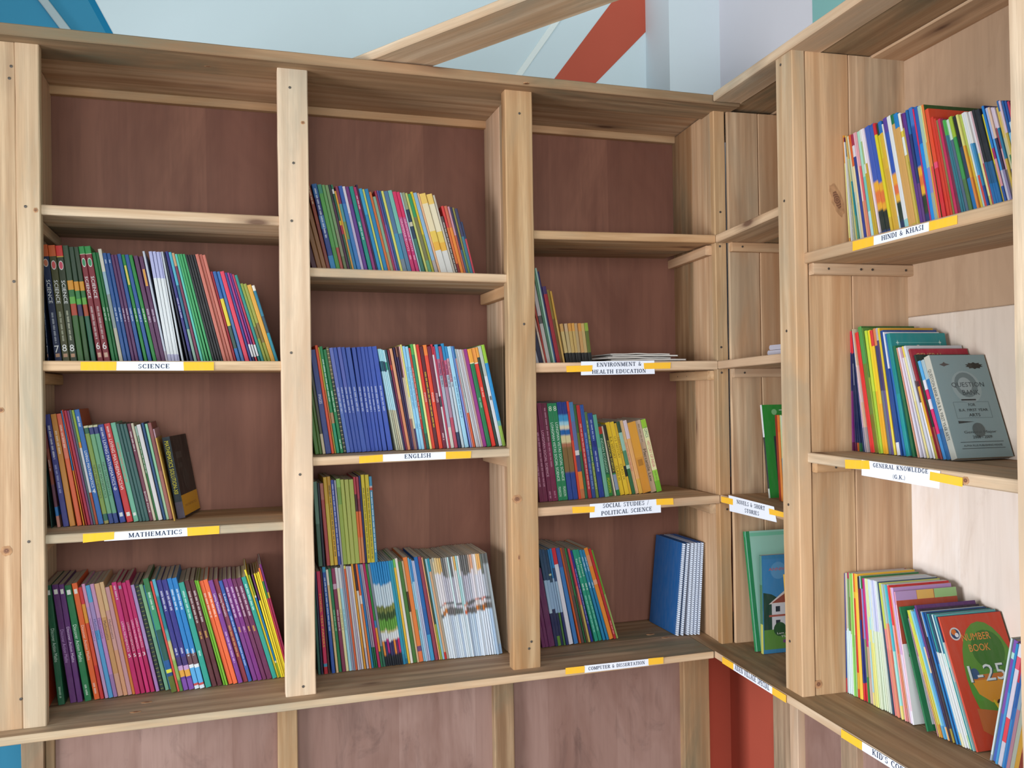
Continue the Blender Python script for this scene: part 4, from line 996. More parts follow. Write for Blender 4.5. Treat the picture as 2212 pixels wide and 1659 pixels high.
795 575 405 |1a7a4c |dark green picture book with flowers on the cover|c=1a7a4c;art=flowers;w=14
@kid y=.104,.118
882 608 455 |c04090@.35,f0c0d0@.5,f0b0b0 |pink picture book|c=58306c
897 630 425 |d8e048@.1,e8e870@.5,e8c860 |yellow picture book|
910 644 428 |e8e858@.5,e8e070@.9,f0a040 |yellow picture book|
924 658 430 |b0d8a0@.2,f0e868@.9,58b0d8 |yellow picture book|
938 670 438 |88d0e8@.9,50a0d0 |light blue picture book|
952 684 440 |68c0e0@.9,a0d8e8 |light blue picture book|
965 696 420 |3888c8@.3,e8c8a0@.5,3878c0@.9,e8a868 |blue and peach picture book|
980 705 396 |683078@.4,302848@.8,282030 |purple picture book|c=5c3070
1000 728 425 |302038@.5,383038@.9,a09030 |near black picture book|
1020 745 440 |b8c8d0@.2,282830 |dark grey picture book|
1032 756 446 |1c78c8@.4,1c80c0 |bright blue picture book|c=1c5898
1048 770 450 |185898@.4,2890d0 |bright blue picture book|
1064 784 455 |303840@.3,e8ecec@.9,f0d890 |white picture book with dark top|
1080 798 460 |1c98a0@.3,d8e4e4@.9,e8e8c0 |white picture book with teal top|
1096 812 465 |28506c@.3,e8ecec |white picture book with navy top|
1112 826 466 |d0e8e8@.4,e8ecf0 |white picture book|
1128 838 468 |1c6890@.3,e0e8e0@.9,c0e0a8 |white and blue picture book|
1144 850 470 |60b8b8@.4,188890 |teal picture book|
1160 862 480 |284870@.2,d8e0e0@.5,a8d8d8 |navy and pale teal picture book|
1178 874 486 |e05038 |orange red counting picture book|c=d2492f;art=numbers;w=14
@kid3 R=1 z=.8395 y=.118,.10 O=1780,1200 S=3.6134 depth=.15 kind=picture_book where=at the near end of the kid's corner shelf
1290 1462 650 |d8ecec@.95,a8b8c8 |leaning white picture book|c=b8d8c8
1302 1474 668 |8858b8@.1,b8e8e0@.15,8050b0@.6,4868c0 |leaning purple picture book|
1330 1490 690 |2890d0@.4,48a0d8 |leaning blue picture book|
1346 1508 695 |e8e8f4@.1,e86078@.2,e0d8e8@.6,e84858@.8,d0d0e0 |leaning white picture book with red pattern|
1374 1545 700 |c03048@.3,2868b0@.6,3888c8 |leaning red and blue picture book|
1392 1566 705 |1c5ca8@.5,2870b8 |leaning dark blue picture book|
1412 1592 710 |90a8b8@.5,b08090 |leaning grey picture book|
1436 1620 715 |b0b8b0@.5,a8b0a0 |leaning pale grey picture book|
1465 1655 720 |d8b060@.5,c89838 |leaning ochre picture book|
1500 1690 725 |e8e8e0@.3,a85030@.8,803020 |leaning rust picture book|
1535 1725 730 |b0e0e8@.5,90d0d8 |leaning pale cyan picture book|w=26
"""

# ------------------------------------------------------------------ lettering
class Geo:
    def __init__(s): s.v = []; s.f = []; s.c = []
    def face(s, pts, col):
        n = len(s.v); s.v += [tuple(p) for p in pts]; s.f.append(tuple(range(n, n+len(pts)))); s.c.append(col)
    def build(s, name, mat, parent, Mx):
        me = bpy.data.meshes.new(name); me.from_pydata(s.v, [], s.f); me.materials.append(mat)
        at = me.color_attributes.new('Col', 'FLOAT_COLOR', 'CORNER'); buf = []
        for f, c in zip(s.f, s.c):
            if isinstance(c, list):
                for q in c: buf += [q[0], q[1], q[2], 1.]
            else: buf += [c[0], c[1], c[2], 1.]*len(f)
        at.data.foreach_set('color', buf); me.update()
        o = bpy.data.objects.new(name, me); COL.objects.link(o); put(o, parent, Mx); return o
def arc(cx, cy, rx, ry, a0, a1, w, n=9):
    out = []
    for i in range(n):
        p, q = [math.radians(a0+(a1-a0)*(i+k)/n) for k in (0, 1)]
        def pt(t, s): return (cx+(rx+s*w/2)*math.cos(t), cy+(ry+s*min(w, .11)/2)*math.sin(t))
        out.append([pt(p, -1), pt(p, 1), pt(q, 1), pt(q, -1)])
    return out
def ln(x0, y0, x1, y1, w):
    dx, dy = x1-x0, y1-y0
    if abs(dy) > 1e-6: return [[(x0-w/2, y0), (x0+w/2, y0), (x1+w/2, y1), (x1-w/2, y1)]]
    return [[(x0, y0-w/2), (x1, y0-w/2), (x1, y0+w/2), (x0, y0+w/2)]]
TK, TN, SV = .21, .12, .10
def sf(*xs, w=.36):
    o = []
    for x, y in xs: o += ln(x-w/2, y+(SV/2 if y < .5 else -SV/2), x+w/2, y+(SV/2 if y < .5 else -SV/2), SV)
    return o
def vert(x, y0=0, y1=1, w=TK): return ln(x, y0, x, y1, w)
G = {
 'A': (.92, ln(.13, 0, .46, 1, TN)+ln(.46, 1, .80, 0, TK)+ln(.24, .34, .66, .34, .08)+sf((.13, 0), (.80, 0), w=.32)),
 'B': (.84, vert(.2)+arc(.42, .745, .24, .21, 90, -90, TK)+arc(.44, .27, .27, .225, 90, -90, TK)+ln(.05, .955, .45, .955, .09)+ln(.2, .51, .45, .51, .09)+ln(.05, .045, .45, .045, .09)),
 'C': (.84, arc(.44, .5, .31, .455, 50, 310, TK, 12)+ln(.70, .66, .70, .98, .08)+ln(.70, .04, .70, .3, .07)),
 'D': (.92, vert(.2)+ln(.05, .955, .42, .955, .09)+ln(.05, .045, .42, .045, .09)+arc(.42, .5, .34, .455, 90, -90, TK, 12)),
 'E': (.80, vert(.2)+ln(.05, .955, .70, .955, .09)+ln(.05, .045, .72, .045, .09)+ln(.2, .51, .52, .51, .09)+ln(.66, .72, .66, 1, .08)+ln(.68, 0, .68, .3, .08)+ln(.52, .38, .52, .64, .07)),
 'F': (.78, vert(.2)+ln(.05, .955, .70, .955, .09)+ln(.2, .51, .52, .51, .09)+ln(.66, .72, .66, 1, .08)+sf((.2, 0))),
 'G': (.92, arc(.44, .5, .31, .455, 50, 330, TK, 12)+ln(.70, .66, .70, .98, .08)+vert(.70, .02, .42, .15)+sf((.70, .45), w=.3)),
 'H': (.98, vert(.2)+vert(.78)+ln(.2, .5, .78, .5, .09)+sf((.2, 0), (.2, 1), (.78, 0), (.78, 1))),
 'I': (.42, vert(.21)+sf((.21, 0), (.21, 1))),
 'J': (.6, vert(.4, .2, 1)+arc(.25, .22, .16, .18, 0, -150, .12)+sf((.4, 1))),
 'K': (.94, vert(.2)+ln(.28, .42, .74, 1, TN)+ln(.42, .56, .78, 0, TK)+sf((.2, 0), (.2, 1), (.74, 1), (.78, 0), w=.32)),
 'L': (.78, vert(.2)+ln(.05, .045, .70, .045, .09)+ln(.67, 0, .67, .34, .08)+sf((.2, 1))),
 'M': (1.12, vert(.17, w=.10)+vert(.92)+ln(.17, 1, .52, .08, TK)+ln(.52, .08, .90, 1, TN)+sf((.17, 0), (.92, 0), w=.32)+sf((.13, 1), (.96, 1), w=.24)),
 'N': (.98, vert(.18, w=.10)+vert(.80, w=.10)+ln(.2, 1, .78, 0, TK)+sf((.18, 0), (.16, 1), (.80, 1), w=.32)),
 'O': (.90, arc(.45, .5, .32, .455, 0, 360, TK, 18)),
 'P': (.80, vert(.2)+arc(.42, .72, .25, .235, 90, -90, TK)+ln(.05, .955, .45, .955, .09)+ln(.2, .485, .45, .485, .09)+sf((.2, 0))),
 'Q': (.90, arc(.45, .5, .32, .455, 0, 360, TK, 18)+ln(.5, .2, .8, -.15, .12)),
 'R': (.90, vert(.2)+arc(.42, .74, .23, .215, 90, -90, TK)+ln(.05, .955, .45, .955, .09)+ln(.2, .51, .45, .51, .09)+ln(.48, .5, .76, 0, TK)+sf((.2, 0), (.78, 0), w=.32)),
 'S': (.72, arc(.36, .73, .20, .225, 40, 250, .13)+arc(.36, .27, .22, .225, 75, -140, .15)+ln(.58, .7, .58, .98, .07)+ln(.12, .02, .12, .3, .07)),
 'T': (.84, vert(.42)+ln(.06, .955, .78, .955, .09)+ln(.09, .72, .09, 1, .07)+ln(.75, .72, .75, 1, .07)+sf((.42, 0))),
 'U': (.94, vert(.2, .3)+vert(.74, .3, w=.09)+arc(.47, .32, .27, .275, 180, 360, .13)+sf((.2, 1), (.74, 1), w=.34)),
 'V': (.92, ln(.14, 1, .46, 0, TK)+ln(.48, 0, .78, 1, TN)+sf((.14, 1), (.78, 1), w=.32)),
 'W': (1.2, ln(.14, 1, .38, 0, TK)+ln(.38, 0, .6, 1, TN)+ln(.6, 1, .82, 0, TK)+ln(.84, 0, 1.06, 1, TN)+sf((.14, 1), (.6, 1), (1.06, 1), w=.28)),
 'Y': (.88, ln(.14, 1, .44, .45, TK)+ln(.46, .45, .74, 1, TN)+vert(.44, 0, .5)+sf((.44, 0), (.14, 1), (.74, 1), w=.3)),
 '&': (.94, arc(.38, .77, .15, .185, -30, 230, .11)+ln(.28, .64, .72, .04, TK)+arc(.38, .26, .24, .22, 110, 330, .13)+ln(.62, .2, .80, .5, .08)+ln(.66, .5, .92, .5, .07)),
 '/': (.6, ln(.1, -.05, .5, 1.1, .08)), '(': (.42, arc(.45, .45, .26, .62, 115, 245, .09)), ')': (.42, arc(-.03, .45, .26, .62, 65, -65, .09)),
 '.': (.3, vert(.14, 0, .15)), "'": (.26, ln(.10, .68, .16, 1, .1)), ' ': (.5, []),
}
def slab(text):      # polygons and total width, cap height 1
    x = 0; out = []
    for ch in text:
        w_, ps = G[ch]; out += [[(px+x, py) for px, py in p] for p in ps]; x += w_+.08
    return out, x-.08
_tc = {}
def sans(text):      # built-in sans font as polygons: (verts, faces, width, cap height)
    if text not in _tc:
        cu = bpy.data.curves.new('lettering', 'FONT'); cu.body = text; cu.size = 1; cu.resolution_u = 2
        o = bpy.data.objects.new('lettering', cu); COL.objects.link(o)
        me = o.to_mesh(); v = [(p.co.x, p.co.y) for p in me.vertices]; f = [tuple(p.vertices) for p in me.polygons]
        x0 = min(p[0] for p in v); v = [(a_-x0, b_) for a_, b_ in v]
        _tc[text] = (v, f, max(p[0] for p in v), .7)
        o.to_mesh_clear(); bpy.data.objects.remove(o); bpy.data.curves.remove(cu)
    return _tc[text]

# ------------------------------------------------------------------ books
NUM = ['first', 'second', 'third', 'fourth', 'fifth', 'sixth', 'seventh', 'eighth', 'ninth', 'tenth', 'eleventh', 'twelfth', 'thirteenth', 'fourteenth', 'fifteenth', 'sixteenth', 'seventeenth', 'eighteenth', 'nineteenth', 'twentieth', 'twentyfirst', 'twentysecond', 'twentythird', 'twentyfourth', 'twentyfifth']
CNT = ['one', 'two', 'three', 'four', 'five', 'six', 'seven', 'eight', 'nine', 'ten', 'eleven', 'twelve', 'thirteen', 'fourteen', 'fifteen', 'sixteen', 'seventeen', 'eighteen', 'nineteen', 'twenty']
def art(g, kind, T, D, H):
    X = T+.0001
    lay = [0]
    def poly(pts, col):
        lay[0] += 1; x = X+lay[0]*.00002
        g.face([(x, a_*D, b_*H) for a_, b_ in pts], lin(col))
    def rect(a0, a1, b0, b1, col): poly([(a0, b0), (a1, b0), (a1, b1), (a0, b1)], col)
    def disc(a_, b_, r, col, n=20, asp=None, t0=0, t1=360):
        k = D/H if asp is None else asp
        poly([(a_+r*math.cos(math.radians(t0+(t1-t0)*i/n)), b_+r*k*math.sin(math.radians(t0+(t1-t0)*i/n))) for i in range(n)], col)
    def text(s, a0, a1, b_, h, col, f=0):
        lay[0] += 1; x = X+lay[0]*.00002
        v, fs, w_, ch = sans(s) if not f else (None, None, None, None)
        for p in fs: g.face([(x, (a0+v[i][0]/w_*(a1-a0))*D, (b_+v[i][1]/ch*h)*H) for i in p], lin(col))
    if kind == 'blackbook':
        rect(0, 1, .02, .27, 'd8a020'); text('MATHEMATICS', .15, .85, .12, .03, '8a5a10'); rect(.15, .5, .72, .8, '3a3c3c'); rect(.15, .42, .6, .66, '2c3030'); disc(.5, .45, .18, '22282a')
    elif kind == 'photo':
        rect(.25, .62, .12, .66, '3c4044'); disc(.42, .58, .09, 'c8c8cc'); poly([(.28, .14), (.34, .46), (.42, .52), (.56, .46), (.62, .14)], 'c4c4cc'); disc(.32, .92, .07, '8fd08f'); rect(.45, .9, .935, .945, 'd8f0d8')
    elif kind == 'folder':
        rect(0, 1, .955, .985, '78c8a8'); rect(.02, .08, 0, 1, '1f8a56')
    elif kind == 'village':
        rect(.03, .97, .04, .96, '3f8cc4'); disc(.35, .84, .16, '5fa0d0'); poly([(.03, .62), (.2, .6), (.45, .52), (.7, .6), (.97, .56), (.97, .2), (.03, .2)], '24493c'); rect(.03, .97, .04, .24, '5f9440')
        rect(.2, .9, .24, .5, 'e4e4ea'); poly([(.14, .5), (.5, .64), (.96, .5)], 'e8e0dc'); poly([(.2, .51), (.5, .61), (.9, .51)], 'a05040'); rect(.14, .96, .37, .39, 'b86050')
        for a_ in (.28, .48, .68):
            for b_ in (.28, .42): rect(a_, a_+.09, b_, b_+.055, '2a3440')
        disc(.36, .24, .13, '2c5a34'); text('ANNIVERSARY', .15, .85, .84, .03, 'd86a6a'); text('Lum nab ka Jingshai', .3, .95, .19, .02, 'f4f4f4'); text('Thaiang Riwbah', .38, .95, .155, .02, 'f4f4f4'); rect(.42, .96, .1, .13, '7a4a88')
    elif kind == 'arch':
        disc(.5, .70, .27, 'c8d8d4', 28); disc(.5, .70, .25, '38302c', 28); rect(.46, .5, .55, .9, 'd8e0dc'); rect(.25, .75, .68, .70, 'c8d8d4')
        for a_ in (.12, .88): poly([(a_-.03, .92), (a_, .93), (a_+.03, .92), (a_, .91)], 'b8e0d8'); poly([(a_-.008, .92), (a_, .945), (a_+.008, .92), (a_, .895)], 'b8e0d8')
        rect(.14, .86, .918, .922, '7cc8c0')
    elif kind == 'general':
        text('GENERAL', .08, .55, .90, .06, 'c8a068'); text('KNOWLEDGE', .08, .7, .80, .05, 'c8a068'); rect(.05, .9, .77, .78, 'c88070')
    elif kind == 'qbank':
        disc(.52, .68, .26, '9fb4b8'); disc(.52, .70, .20, '74888c'); disc(.50, .70, .12, 'a4b6ba'); rect(.36, .62, .545, .56, '30383c')
        text('QUESTION', .26, .84, .68, .045, '34424a'); text('BANK', .42, .72, .60, .05, '34424a')
        poly([(.5+.17*math.cos(i*math.pi/10)*(1 if i % 2 else .72)+.26, .89+.035*math.sin(i*math.pi/10)*(1 if i % 2 else .72)) for i in range(20)], '30302c')
        poly([(.14, .905), (.2, .915), (.23, .93), (.26, .915), (.33, .905), (.26, .895), (.22, .885)], '5a5454')
        for a0, a1, b0, b1 in ((.2, .83, .53, .533), (.2, .83, .375, .378), (.2, .204, .375, .53), (.826, .83, .375, .53)): rect(a0, a1, b0, b1, '60747a')
        text('FOR', .46, .58, .49, .028, '303c40'); text('B.A. FIRST YEAR', .27, .78, .44, .026, '303c40'); text('ARTS', .42, .62, .39, .03, '262c30')
        poly([(.2, .35), (.48, .34), (.2, .325)], '30383a'); disc(.52, .26, .11, '5c6a6c'); text('General Major', .25, .82, .23, .025, '404c50'); text('2008 - 2009', .38, .72, .18, .028, '202428')
        for b0, b1 in ((.085, .09), (.145, .15)): rect(.14, .9, b0, b1, '404c50')
        text('ALPHA PLUS PUBLISHING HOUSE', .18, .86, .105, .018, '303c40')
    elif kind == 'sun':
        rect(0, 1, .60, 1, 'b85038')
        rect(0, .34, .93, 1, 'b898c8'); rect(.345, .62, .93, 1, 'e8b860'); rect(.63, 1, .93, 1, 'a0cc88')
        poly([(.2+.13*math.cos(i*math.pi/14)*(1 if i % 2 else .8), .80+.13*math.sin(i*math.pi/14)*(1 if i % 2 else .8)*D/H) for i in range(28)], 'e8a828'); disc(.2, .80, .09, 'e88038'); disc(.52, .80, .1, '3a70a8'); disc(.62, .84, .06, '5a9a48'); rect(.08, .2, .5, .52, '58a048')
    elif kind == 'flowers':
        rect(.09, .93, .05, .90, 'e4f0f4'); disc(.22, .76, .055, 'd870b0'); disc(.28, .62, .07, 'e03080'); disc(.22, .40, .05, '3a8a48', asp=1.6); disc(.36, .42, .05, '2a7a40', asp=1.8); disc(.4, .52, .03, 'd890c0')
        disc(.3, .14, .07, '2f8848'); disc(.62, .3, .13, '4a98d0', asp=1.2); disc(.66, .1, .09, 'd04040'); disc(.8, .9, .12, 'e8a848')
    elif kind == 'numbers':
        disc(.18, .86, .085, 'd8dce0'); disc(.18, .86, .065, '2c4470'); disc(.165, .875, .04, 'e07830'); disc(.2, .85, .03, 'f0f0f4')
        poly([(.5+.42*math.cos(t/24*2*math.pi)+.08, .52+.42*math.sin(t/24*2*math.pi)*1.0) for t in range(24)], '5f9838'); disc(.62, .72, .26, '3f7a2c'); disc(.30, .42, .12, '5aa040'); disc(.86, .56, .12, '4c8a30')
        poly([(.18, .14), (.18, .30), (.55, .26), (.98, .30), (.98, .02), (.5, .02)], 'c87038'); rect(.35, 1, .02, .12, 'e09a30')
        poly([(.22, .50), (.95, .50), (.90, .40), (.72, .33), (.45, .33), (.28, .40)], 'e8a030'); poly([(.22, .50), (.95, .50), (.88, .54), (.3, .54)], 'd07a30'); disc(.3, .55, .07, '3a5c8a')
        text('NUMBER', .26, .72, .80, .055, 'f09848'); text('BOOK', .33, .66, .715, .055, 'f09848')
        text('1-25', .225, .795, .485, .125, '30586a'); text('1-25', .21, .78, .49, .125, 'e8f4f8')
        for a_, shirt in ((.56, 'f0d030'), (.80, '48a8d0')):
            poly([(a_-.07, .14), (a_-.05, .22), (a_+.05, .22), (a_+.07, .14), (a_+.02, .10), (a_-.02, .10)], '58a838')
            poly([(a_-.05, .20), (a_-.04, .26), (a_-.1, .34), (a_-.075, .35), (a_, .28), (a_+.075, .35), (a_+.1, .34), (a_+.04, .26), (a_+.05, .20)], shirt)
            disc(a_, .30, .045, 'e0a878'); disc(a_, .325, .04, '402818', t0=0, t1=200)
def book_mesh(T, D, H, bands, opts, rng):
    g = Geo(); c = min(.0006, T*.12); r = min(.0016, T*.28)
    prof = [(0, D), (0, r), (r*.3, r*.3), (r, 0), (T-r, 0), (T-r*.3, r*.3), (T, r), (T, D)]
    inn = [(T-c, D), (T-c, c*2.2), (c, c*2.2), (c, D)]
    cov = lin(opts['c']) if 'c' in opts else None
    cols = [lin(h) for _, h in bands]; z0 = H
    if opts.get('soft') == 2: cols = [tuple(q*.62+.12 for q in c_) if sum(c_) < .35 else c_ for c_ in cols]
    n = len(prof)
    lv = []      # (fraction from the top, colour above, colour below)
    if opts.get('soft'):
        fr = [f_ for f_, _ in bands]; keys = [(0., cols[0])]
        for k in range(len(bands)-1):
            a0 = fr[k-1] if k else 0.; e_ = min(.012, (fr[k]-a0)*.45, (fr[k+1]-fr[k])*.45); jt = rng.uniform(-.008, .008)
            keys += [(fr[k]-e_, cols[k]), (fr[k]+e_, cols[k+1])]
        keys.append((1., cols[-1]))
        for (fa, ca), (fb, cb) in zip(keys, keys[1:]):
            if fb <= fa: continue
            for i in range(n-1):
                (xa, ya), (xb, yb_) = prof[i], prof[i+1]
                g.face([(xa, ya, H*(1-fb)), (xb, yb_, H*(1-fb)), (xb, yb_, H*(1-fa)), (xa, ya, H*(1-fa))], [cb, cb, ca, ca])
    for (fr, _), col in zip(bands, cols):
        if opts.get('soft'): break
        z1 = H*(1-fr)
        for i in range(n-1):
            cc = cov if (cov and i == n-2) else col
            (xa, ya), (xb, yb_) = prof[i], prof[i+1]
            g.face([(xa, ya, z1), (xb, yb_, z1), (xb, yb_, z0), (xa, ya, z0)], cc)
        z0 = z1
    white = (.62, .6, .55)
    for i in range(3):
        (xa, ya), (xb, yb_) = inn[i], inn[i+1]; g.face([(xa, ya, 0), (xb, yb_, 0), (xb, yb_, H), (xa, ya, H)], white)
    for z, col in ((H, cols[0]), (0, cols[-1])):
        o = prof; q = inn[::-1]      # rim: left wing, front, right wing
        L_ = [o[0], o[1], q[1], q[0]]; Rr = [inn[0], inn[1], o[-2], o[-1]]; Fr = [o[1], o[2], o[3], o[4], o[5], o[6], inn[1], inn[2]]
        for P in (L_, Fr, Rr):
            pts = [(x, y, z) for x, y in P]; g.face(pts if z == 0 else pts[::-1], col)
    yf = -.00018
    def strip(a_, b_, x0, x1, col, lift=0.): g.face([(x0, yf-lift, H*(1-b_)), (x1, yf-lift, H*(1-b_)), (x1, yf-lift, H*(1-a_)), (x0, yf-lift, H*(1-a_))], col)
    for it in opts.get('items', []):
        k, v = it[0], it[1]
        if k == 'T':
            s, col, a_, b_ = v; V, F, w_, ch = sans(s); L_ = H*(b_-a_); hgt = min(.58*(T-r), .02)
            short = len(s) <= 2
            if short:      # upright numeral
                hh = H*(b_-a_); ww = min(hh*.7*len(s)*.9, T*.62); xs = T/2-ww/2
                for p in F: g.face([(xs+V[i][0]/w_*ww, yf-.0001, H*(1-b_)+V[i][1]/ch*hh) for i in p], lin(col))
            else:
                L_ = min(L_, w_/ch*hgt*2.4)
                for p in F: g.face([(T/2-hgt/2+V[i][1]/ch*hgt, yf-.0001, H*(1-a_)-V[i][0]/w_*L_) for i in p], lin(col))
        elif k == 'M':
            col, a_, b_ = v; z = H*a_; e_ = H*b_; hw = min(.2*T, .0022); wd = 0
            while z < e_:
                l_ = rng.uniform(.0008, .0014); k1 = rng.uniform(.6, 1.)
                g.face([(T/2-hw, yf-.0001, H-z-l_), (T/2+hw*k1, yf-.0001, H-z-l_), (T/2+hw*k1, yf-.0001, H-z), (T/2-hw, yf-.0001, H-z)], lin(col))
                z += l_+.0008; wd += 1
                if wd > rng.randint(4, 9): z += .002; wd = 0
        elif k == 'B': strip(v[1], v[2], T*.22, T*.78, lin(v[0]))
        elif k == 'O':
            z = H*(1-(v[2]+v[3])/2); rz = H*(v[3]-v[2])/2
            for rr, col, li in ((1., v[0], .0001), (.8, v[1], .0002)):
                g.face([(T/2+T*.34*rr*math.cos(i*math.pi/8), yf-li, z+rz*rr*math.sin(i*math.pi/8)) for i in range(16)], lin(col))
        elif k == 'G':
            for i in range(26):
                zz = (i+.5)/26; strip(zz, zz+.006, T*.15, T*.85, lin(v[0]))
    if 'art' in opts: art(g, opts['art'], T, D, H)
    return g
def pages_mesh(T, D, H, rng):
    g = Geo(); c = min(.0006, T*.12)+.0001; k = rng.uniform(.86, 1.)
    col = (.66*k, .60*k, .48*k); col2 = (.55*k, .49*k, .38*k)
    x0, x1, y0, y1, z0, z1 = c, T-c, .0016, D-.0012, .0006, H-.0009
    P = [(x0, y0, z0), (x1, y0, z0), (x1, y1, z0), (x0, y1, z0), (x0, y0, z1), (x1, y0, z1), (x1, y1, z1), (x0, y1, z1)]
    for f in ((3, 2, 1, 0), (0, 1, 5, 4), (2, 3, 7, 6), (3, 0, 4, 7), (1, 2, 6, 5)): g.face([P[i] for i in f], col)
    n = max(2, min(8, int(T/.0015)))   # leaves seen on the top edge
    for i in range(n):
        a_, b_ = x0+(x1-x0)*i/n, x0+(x1-x0)*(i+1)/n; g.face([(a_, y0, z1), (b_, y0, z1), (b_, y1, z1), (a_, y1, z1)], col if i % 2 else col2)
    return g
def parse(rows):
    segs = []; st = {}; cur = None
    for L_ in rows.strip().split('\n'):
        L_ = L_.strip()
        if not L_: continue
        if L_[0] == '@':
            i = L_.find(' where='); wh = None
            if i >= 0: wh = L_[i+7:]; L_ = L_[:i]
            t = L_[1:].split(); key = t[0]
            if key not in st: st[key] = {'R': '0', 'key': key}
            for a_ in t[1:]: k, v = a_.split('='); st[key][k] = v
            if wh: st[key]['where'] = wh
            cur = dict(st[key]); cur['books'] = []; segs.append(cur)
        else:
            h, b_, d_, o_ = (L_.split('|')+[''])[:4]; ub, ut, vt = map(float, h.split())
            bands = []
            for q in b_.strip().split(','):
                if '@' in q: cc, fr = q.split('@'); bands.append((float(fr), cc))
                else: bands.append((1., q))
            op = {'items': []}
            for q in [x for x in o_.split(';') if x.strip()]:
                k, v = q.split('=', 1); k = k.strip()
                if k in 'TMBOG':
                    v = v.split(','); v = [v[0]]+[float(x) if k != 'G' and x.replace('.', '').isdigit() and (j > 0 if k in 'MB' else j > 1 if k in 'TO' else False) else x for j, x in enumerate(v)][1:] if len(v) > 1 else v
                    if k == 'T': v = [v[0], v[1], float(v[2]), float(v[3])]
                    op['items'].append((k, v))
                else: op[k] = float(v) if k == 'w' else v
            cur['books'].append([ub, ut, vt, bands, d_.strip(), op])
    return segs
def at_u(u, z, y, R_):
    v = 900.
    for _ in range(5):
        P = hitR(u, v, y) if R_ else hit(u, v, 1, y)
        W = R(*P) if R_ else P; v += (P.z-z)*FPX/((W-CAM).dot(f0))
    return (P.x if R_ else P.x)
BOOKTOP = {}
SHZ = dict(sci=(1.627, -.029, 1.6235, .524), math=(1.2485, -.029, 1.2465, .524), read=(1.8455, .547, 1.8415, 1.088), eng=(1.395, .547, 1.399, 1.088), env=(1.6155, 1.11, 1.619, 1.6635), soc=(1.2435, 1.11, 1.2485, 1.6635), hin=(1.8505, .43, 1.8465, 1.066), gk=(1.394, .43, 1.389, 1.066), nov=(1.2495, .005, 1.2435, .41))
LIM = dict(sci=(-.028, .525), math=(-.028, .525), work=(-.028, .525), read=(.5455, 1.09), eng=(.5455, 1.09), pap=(.5455, 1.09), mag=(.5455, 1.09), env=(1.1105, 1.666), soc=(1.1105, 1.666), comp=(1.1105, 1.666), nov=(.005, .41), vil=(.005, .41), hin=(.43, 1.066), gk=(.43, 1.066), kid=(.43, 1.066), kid3=(.43, 1.066))
